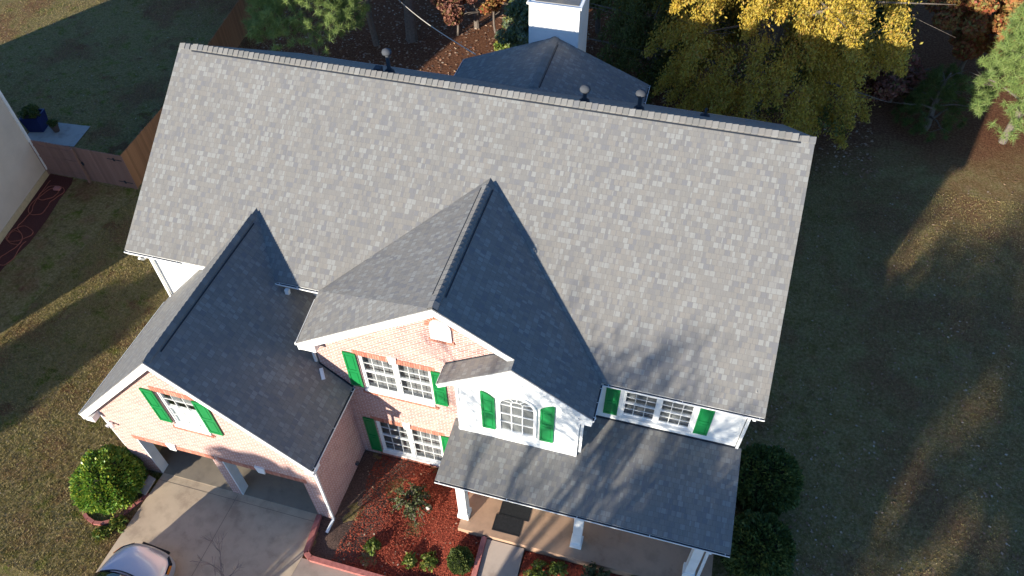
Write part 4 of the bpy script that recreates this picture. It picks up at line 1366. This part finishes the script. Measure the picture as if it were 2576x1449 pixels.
tuft_tree('pine_tree', -4.2, 14.0, 9, 3.2, 'green pine tree at the top left above the dark fence', 2.6, 1500, needle=.3)
tuft_tree('pine_tree', -8.5, 24, 14, 3.0, 'pine in the shade beyond the far end of the fence', 4, 200)
tuft_tree('pine_tree', 29.9, 16.4, 11, 2.7, 'light green pine tree at the upper right edge', 1.6, 1300, needle=.3)
tuft_tree('pine_tree', 26.4, 16.5, 3.0, 1.6, 'low dark young pine between the yellow tree and the right pine', .2, 200, mat=LM['shrub'])
tuft_tree('pine_tree', 4.3, 26, 15, 3.0, 'pine standing deep in the woods behind the red-leaved saplings', 5, 200)


def trunk_only(x, y, h, r, label, lean=(0, 0)):
    e = empty('tree', (x, y, GZ)); tag(e, label, 'tree', 'bare trunks in the shaded woods')
    m = MB(); limbs(m, (x, y, GZ - .1), (x + lean[0], y + lean[1], h), r, 8, 2.2, .5); m.build('trunk', M['bark'], e)
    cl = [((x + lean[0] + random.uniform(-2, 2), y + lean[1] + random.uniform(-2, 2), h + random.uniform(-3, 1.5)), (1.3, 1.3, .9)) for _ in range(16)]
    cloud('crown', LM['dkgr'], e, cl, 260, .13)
    return e


trunk_only(-2.17, 17.1, 13, .17, 'slim leaning trunk, leftmost of the two in the shaded woods above the roof', (-.9, .3))
trunk_only(-.45, 18.1, 14, .33, 'thick grey trunk in the shaded woods above the roof, beside a slim one', (0, .2))
trunk_only(2.7, 20.3, 13, .16, 'faint trunk in the shade left of the grey-green shrub', (.1, 0))


def leafy(name, x, y, z0, z1, r, nclump, per, size, mat, label, cat='tree', clr=.5, trunk=.06, group=None, droop=0.0):
    e = empty(name, (x, y, GZ)); tag(e, label, cat, group)
    m = MB(); limbs(m, (x, y, GZ - .05), (x, y, z1 * .9), trunk, 8, r, .25); m.build('trunk', M['bark'], e)
    cl = []
    for i in range(nclump):
        d = np.array([random.gauss(0, 1) for _ in range(3)]); d /= np.linalg.norm(d); rr = random.uniform(.35, .95)
        cl.append(((x + d[0] * r * rr, y + d[1] * r * rr, (z0 + z1) / 2 + d[2] * (z1 - z0) / 2 * rr), (clr, clr, clr * .75)))
    cloud('crown', mat, e, cl, per, size, droop=droop)
    return e


leafy('sapling', 1.9, 19.2, .5, 5.0, 1.3, 22, 160, .13, LM['pink'], 'pinkish red leaved sapling at the top edge, left of the grey-green shrub', clr=.35)
leafy('sapling', 3.9, 20.0, .5, 4.6, 1.1, 18, 160, .13, LM['red'], 'small red leaved sapling just left of the chimney shrub', clr=.33)
leafy('shrub', 6.7, 16.6, 0, 4.4, 1.5, 40, 240, .12, LM['grey'], 'tall grey-green shrub directly left of the chimney', 'shrub', .42)
leafy('tree', 11.4, 20.5, 1.5, 6.6, 1.9, 46, 300, .10, LM['cyp'], 'bright yellow-green tree right beside the chimney at the top edge', clr=.5, trunk=.1)
leafy('shrub', 5.2, 17.4, 0, 1.2, .6, 10, 130, .12, LM['seed'], 'small bright green shrub in the orange leaf litter left of the chimney', 'shrub', .28)
leafy('maple_tree', 28.6, 22.0, 1.2, 6.0, 2.8, 100, 240, .13, LM['red'], 'red and orange leaved tree at the upper right corner', clr=.5, trunk=.12)
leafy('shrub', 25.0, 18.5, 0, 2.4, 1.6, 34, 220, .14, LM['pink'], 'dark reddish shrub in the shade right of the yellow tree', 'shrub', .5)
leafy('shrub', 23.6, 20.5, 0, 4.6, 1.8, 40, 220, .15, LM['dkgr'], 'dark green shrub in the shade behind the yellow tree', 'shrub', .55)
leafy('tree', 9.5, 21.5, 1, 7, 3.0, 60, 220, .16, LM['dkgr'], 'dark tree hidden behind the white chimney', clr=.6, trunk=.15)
for i, (x, y, r, h) in enumerate([(-6, 30, 3, 9), (1, 33, 4, 10), (8, 31, 4, 11), (15, 34, 4, 11), (22, 31, 4, 10), (30, 29, 4, 10), (36, 22, 3.5, 9), (-14, 34, 4, 9), (-20, 33, 4, 9)]):
    leafy('tree', x, y, 1.0, h, r, 46, 170, .22, [LM['dkgr'], LM['pink'], LM['cyp']][i % 3], ['leftmost but two', 'third', 'fourth', 'fifth', 'sixth', 'seventh', 'rightmost', 'second', 'leftmost'][i] + ' tree in the far row of woods behind the house', clr=.9, trunk=.2, group='trees in the far woods')


def round_bush(x, y, zc, r, rz, n, size, mat, label, core, name='bush', cat='bush', lump=.10):
    e = empty(name, (x, y, GZ)); tag(e, label, cat)
    d = RNG.normal(size=(n, 3)); d /= np.linalg.norm(d, axis=1)[:, None]
    d = d[d[:, 2] > -.75]; n = len(d)
    bump = 1 + lump * (np.sin(d[:, 0] * 9 + d[:, 2] * 5) * np.sin(d[:, 1] * 8 - d[:, 2] * 4)) + RNG.normal(size=n) * .035 + .05 * np.sin(d[:, 0] * 3.1 + 1) * np.cos(d[:, 1] * 4.3 + d[:, 2] * 2) + (RNG.uniform(size=n) < .04) * RNG.uniform(0, .08, n)
    C = np.array([x, y, zc]) + d * bump[:, None] * np.array([r, r, rz])
    V, F = leaf_quads(C, size, 1.5, 0, axis=d * .8)
    raw_mesh('leaves', V, F, mat, e)
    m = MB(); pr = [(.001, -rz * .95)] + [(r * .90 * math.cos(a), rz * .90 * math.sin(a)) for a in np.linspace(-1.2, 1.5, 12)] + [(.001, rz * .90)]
    m.lathe((x, y, zc), pr, 24); m.build('branches_or_core', core, e, smooth=True)  # solid dark core added for occlusion behind the leaves, no real twigs
    m = MB(); m.tube([(x, y, GZ - .1), (x + .02, y, zc)], [.05, .04], 6); m.build('stem', M['bark'], e)
    return e


corem = simple('bush_dark_core', (.018, .024, .010), 1)  # near-black colour stands for the shade inside a bush
round_bush(-.05, -9.93, .55, .98, .80, 16000, .058, LM['bush'], 'big round glossy green bush on the lawn beside the garage', corem)
round_bush(19.75, -4.75, .75, .98, .95, 11000, .075, LM['shrub'], 'upper of the two big dark green shrubs along the right side of the porch', corem, 'shrub', 'shrub', .12)
round_bush(19.65, -6.95, .65, .95, .90, 11000, .075, LM['shrub'], 'lower of the two big dark green shrubs along the right side of the porch', corem, 'shrub', 'shrub', .12)
round_bush(11.38, -9.45, bedz(11.38, -9.45) + .28, .36, .36, 5000, .035, LM['shrub'], 'small dark round bush in the mulch corner by the porch walkway', corem)


def spiky(x, y, z, r, h, n, label, mat, name='plant', cat='plant', size=.06, strands=26):
    """loose plant: arching stems carrying leaves"""
    e = empty(name, (x, y, z)); tag(e, label, cat)
    m = MB(); C = []
    for i in range(strands):
        a = random.uniform(0, 6.283); L = r * random.uniform(.5, 1.1)
        p0 = Vector((x, y, z - .03)); p1 = Vector((x + math.cos(a) * L * .45, y + math.sin(a) * L * .45, z + h * random.uniform(.7, 1.0))); p2 = Vector((x + math.cos(a) * L, y + math.sin(a) * L, z + h * random.uniform(.3, .8)))
        pp = spline([p0, p1, p2], 5); m.tube(pp, .006, 4)
        for k in range(n):
            q_ = pp[min(len(pp) - 1, int(random.uniform(.35, 1) * len(pp)))]; C.append((q_.x + random.gauss(0, .03), q_.y + random.gauss(0, .03), q_.z + random.gauss(0, .03)))
    m.build('stems', M['bark2'], e)
    V, F = leaf_quads(np.array(C), size, 2.2, .2); raw_mesh('leaves', V, F, mat, e)
    return e


spiky(9.35, -8.15, bedz(9.35, -8.15), .62, .75, 26, 'sparse grey-green weeping shrub in the middle of the red mulch bed', LM['weep'], 'weeping_shrub', 'shrub', .05, 60)
spiky(8.62, -9.62, bedz(8.62, -9.6), .24, .22, 16, 'small green seedling at the left of the mulch bed', LM['seed'])
spiky(9.85, -9.72, bedz(9.85, -9.72), .20, .18, 14, 'tiny bright green seedling left of the yellowish one', LM['seed'])
spiky(10.45, -9.62, bedz(10.45, -9.62), .28, .24, 20, 'yellowish green seedling near the small round bush', LM['seed'])
spiky(13.60, -9.20, bedz2(13.6, -9.2), .38, .35, 30, 'leafy green plant just right of the porch walkway', LM['seed'], size=.045, strands=30)
spiky(14.20, -8.98, bedz2(14.2, -8.98), .28, .30, 26, 'smaller green plant in the mulch below the middle porch column', LM['seed'], size=.045)
spiky(15.25, -8.95, bedz2(15.25, -8.95), .42, .45, 30, 'dark dusty plant in front of the porch, right of the green ones', LM['weep'], size=.05, strands=40)
spiky(16.5, -8.85, bedz2(16.5, -8.85), .28, .30, 26, 'green plant in front of the porch near the right column', LM['seed'], size=.05)
spiky(-15.35, 5.75, GZ + .72, .5, .45, 30, 'green plant growing in the blue planter', LM['shrub'], size=.07, strands=40)
spiky(-14.35, 5.75, GZ + .36, .26, .25, 26, 'green plant growing in the small brown pot', LM['shrub'], size=.05)
spiky(.75, -10.95, GZ, .30, .15, 20, 'patch of bright green weeds outside the curved brick edging', LM['seed'], size=.06)
spiky(.45, -11.35, GZ, .25, .12, 18, 'lower patch of green weeds beside the driveway edge', LM['seed'], size=.06)


def branch(m, p, d, L, r, depth, spread=.6, up=.15, tips=None):
    q_ = p + d * L
    mid = p.lerp(q_, .5) + Vector((random.uniform(-1, 1), random.uniform(-1, 1), random.uniform(-1, 1))) * L * .06
    m.tube([p, mid, q_], [r, r * .85, r * .68], 5 if depth < 2 else 7, cap=False)
    if depth == 0: return
    for k in range(3 if random.random() < .6 else 2):
        nd = (d + Vector((random.gauss(0, spread), random.gauss(0, spread), random.gauss(0, spread * .7) + up))).normalized()
        branch(m, q_, nd, L * random.uniform(.62, .85), r * .62, depth - 1, spread, up)


def bare_tree(name, x, y, label, L, r, depth, stems=1, spread=.5, mat=None, cat='tree'):
    e = empty(name, (x, y, GZ)); tag(e, label, cat); m = MB()
    for s in range(stems):
        d = Vector((random.gauss(0, .28), random.gauss(0, .28), 1)).normalized() if stems > 1 else Vector((.02, 0, 1)).normalized()
        branch(m, Vector((x, y, GZ - .05)), d, L, r, depth, spread)
    m.build('branches_or_core', mat or M['bark'], e)
    return e


bare_tree('crape_myrtle', 5.45, -12.55, 'bare pale-twigged small tree over the driveway at the bottom edge', .85, .035, 4, 5, .38, M['bark2'])

# ---- trees and shade in the front yard, beyond the lower edge of the photo
def shade_tree(name, c, yk, w_top, r, rz, label, n=40, per=260, size=.2, mat=None, clr=.75):
    """c = x-0.47y of its shadow, w_top = z+0.298y of the crown top"""
    x = c + .47 * yk; zt = w_top - .298 * yk; zc = zt - rz
    e = empty(name, (x, yk, GZ)); tag(e, label, 'tree')
    m = MB(); limbs(m, (x, yk, GZ - .1), (x, yk, zc + rz * .6), .18, 10, r * .8, .3); m.build('trunk', M['bark'], e)
    cl = []
    for i in range(n):
        d = np.array([random.gauss(0, 1) for _ in range(3)]); d /= np.linalg.norm(d); rr = random.uniform(.2, 1) ** .5
        cl.append(((x + d[0] * (r - clr * .6) * rr, yk + d[1] * (r - clr * .6) * rr, zc + d[2] * (rz - clr * .5) * rr), (clr, clr, clr)))
    cloud('crown', mat or LM['olive'], e, cl, per, size, 1.4, shell=.2)
    return e


shade_tree('oak_tree', -2.9, -30, -.6, 1.85, 2.0, 'round leafy tree in the front yard near the neighbouring house')
shade_tree('oak_tree', 9.45, -34, .45, 1.75, 2.3, 'round leafy tree at the left of the front yard')
shade_tree('oak_tree', 9.45, -32, -1.6, 1.8, 2.2, 'round leafy tree low on the left of the front yard')
shade_tree('oak_tree', 20.8, -32, 1.9, 2.9, 3.4, 'broad half-bare tree in the front yard opposite the porch', 42, 170, .17)
shade_tree('pine_tree', 22.9, -52, 1.7, 2.7, 4.0, 'tall evergreen across the street opposite the porch end', 80, 320, .25)
shade_tree('pine_tree', 22.7, -55, .0, 3.2, 4.6, 'low wide evergreen across the street behind the tall one', 90, 320, .25)
shade_tree('pine_tree', 31.4, -60, 3.8, 4.3, 6.0, 'large spreading tree across the street at the right', 80, 330, .25, clr=.8)
shade_tree('pine_tree', 37.0, -62, 5.0, 4.4, 7.0, 'very large tree across the street at the far right', 60, 190, .25, clr=.9)
shade_tree('pine_tree', 25.4, -68, 4.6, 3.2, 4.6, 'thin crowned tree across the street between the evergreens', 36, 80, .25, clr=.8)
bare_tree('bare_tree', 17.1 - .47 * 21, -21, 'tall bare deciduous tree in the front yard', 3.35, .2, 8, 1, .42)
bare_tree('bare_tree', 20.6 - .47 * 22, -22, 'smaller bare deciduous tree in the front yard nearer the porch', 3.1, .19, 8, 1, .44)
# cable
m = MB(); A = Vector((6.95, 7.35, 6.36)); B = Vector((-4.0, 22, 1.2))
pp = [A.lerp(B, t / 20) + Vector((0, 0, -.35 * math.sin(math.pi * t / 20))) for t in range(21)]
m.tube(pp, .022, 6)
tag(m.build('overhead_cable', M['cable'], None, smooth=True), 'pale cable stretched from the back roof corner into the woods', 'cable')

# ---- grass, leaves and mulch chips as ground cover ------------------------
def scatter(n, box, ok, zf):
    out = []
    while len(out) < n:
        P_ = RNG.uniform(size=(n, 2)) * [box[1] - box[0], box[3] - box[2]] + [box[0], box[2]]
        for x, y in P_:
            if ok(x, y): out.append((x, y, zf(x, y)))
            if len(out) >= n: break
    return np.array(out)


def in_house(x, y):
    return (.3 < x < 18.3 and -6 < y < 5.6) or (.3 < x < 7.2 and y > -9.1 and y < -5) or (6.5 < x < 18.7 and -12.3 < y < -5)
def on_hard(x, y):
    return (.95 < x < 6.8 and y < -8.8) or (6.4 < x < 13.2 and y < -10.3) or (13 < x < 18.6 and y < -5) or in_house(x, y) or (-15.7 < x < -12.7 and 4.6 < y < 6.6) or (x < -12.57 + (2.91 - y) * .223 + .1 and y < 2.95) or (-13 < x < -10.3 - max(0, y) * .3 and -5 < y < 2.95)


def grass(n, box, h, wd, name, label):
    P_ = scatter(n, box, lambda x, y: not on_hard(x, y), lambda x, y: GZ)
    a = RNG.uniform(0, 6.283, n); ln = RNG.normal(size=(n, 2)) * h * .45; hh = h * RNG.uniform(.5, 1.3, n)
    s = np.stack([np.cos(a), np.sin(a), np.zeros(n)], 1) * wd
    top = P_ + np.stack([ln[:, 0], ln[:, 1], hh], 1)
    V = np.stack([P_ - s, P_ + s, top], 1).reshape(-1, 3)
    return tag(raw_mesh(name, V, np.arange(3 * n).reshape(-1, 3), LM['straw']), label, 'grass', kind='stuff')


grass(90000, (-8, 1.2, -13, 3), .055, .012, 'grass', 'short olive and straw grass on the side lawn beside the garage')
grass(60000, (18, 32, -10, 12), .05, .014, 'grass', 'thin shaded grass on the right-hand lawn')
grass(50000, (-27, -8, 3, 22), .05, .016, 'grass', 'shaded grass in the fenced back yard')


def leaves(n, box, ok, size, name, label, mat, zf=lambda x, y: GZ, lift=.03):
    P_ = scatter(n, box, ok, zf); P_[:, 2] += RNG.uniform(.01, lift, n)
    V, F = leaf_quads(P_, size, 1.3); V = V.reshape(-1, 4, 3)
    V[:, :, 2] = (V[:, :, 2] - P_[:, None, 2]) * .35 + P_[:, None, 2]
    return tag(raw_mesh(name, V.reshape(-1, 3), F, mat), label, 'leaves', kind='stuff')


import mathutils
nz = lambda x, y, s=.5: mathutils.noise.noise((x * s, y * s, 1.3))
leaves(2600, (18.2, 32, -10, 14), lambda x, y: not on_hard(x, y) and random.random() < (.9 if x < 22 and y < 0 else .3) * (1 if nz(x, y) > -.1 else .3), .075, 'fallen_leaves', 'scattered pale fallen leaves on the right-hand lawn', LM['fallen'])
leaves(9000, (-9, 24, 9, 28), lambda x, y: not (x > 12 and y < 12) and x > -9 - (y - 9) * .13, .13, 'leaf_litter', 'orange brown leaf litter on the forest floor behind the house', LM['fallen'])
leaves(700, (-26, -8.5, 3, 20), lambda x, y: not on_hard(x, y), .08, 'fallen_leaves', 'few fallen leaves on the fenced back lawn', LM['fallen'])
leaves(420, (-8, 1, -13, 3), lambda x, y: not on_hard(x, y), .05, 'fallen_leaves', 'few small fallen leaves on the side lawn', LM['fallen'])
chip = leaf_mat('mulch_chips', [(.20, .035, .020), (.33, .058, .030), (.40, .095, .05), (.13, .022, .014)], 0, .9)
leaves(16000, (7.2, 11.75, -10.3, -6.6), lambda x, y: x - .18 * y > 9.2 + .6 * nz(x, y), .036, 'mulch_chips', 'shredded red mulch chips on the front bed', chip, bedz, .05)
leaves(3500, (13.15, 18.5, -11, -8.65), lambda x, y: True, .05, 'mulch_chips', 'shredded red mulch chips along the porch', chip, bedz2, .05)
leaves(240, (7.2, 11.75, -10.3, -6.6), lambda x, y: True, .05, 'fallen_leaves', 'few pale leaves lying on the front mulch bed', LM['fallen'], bedz, .08)
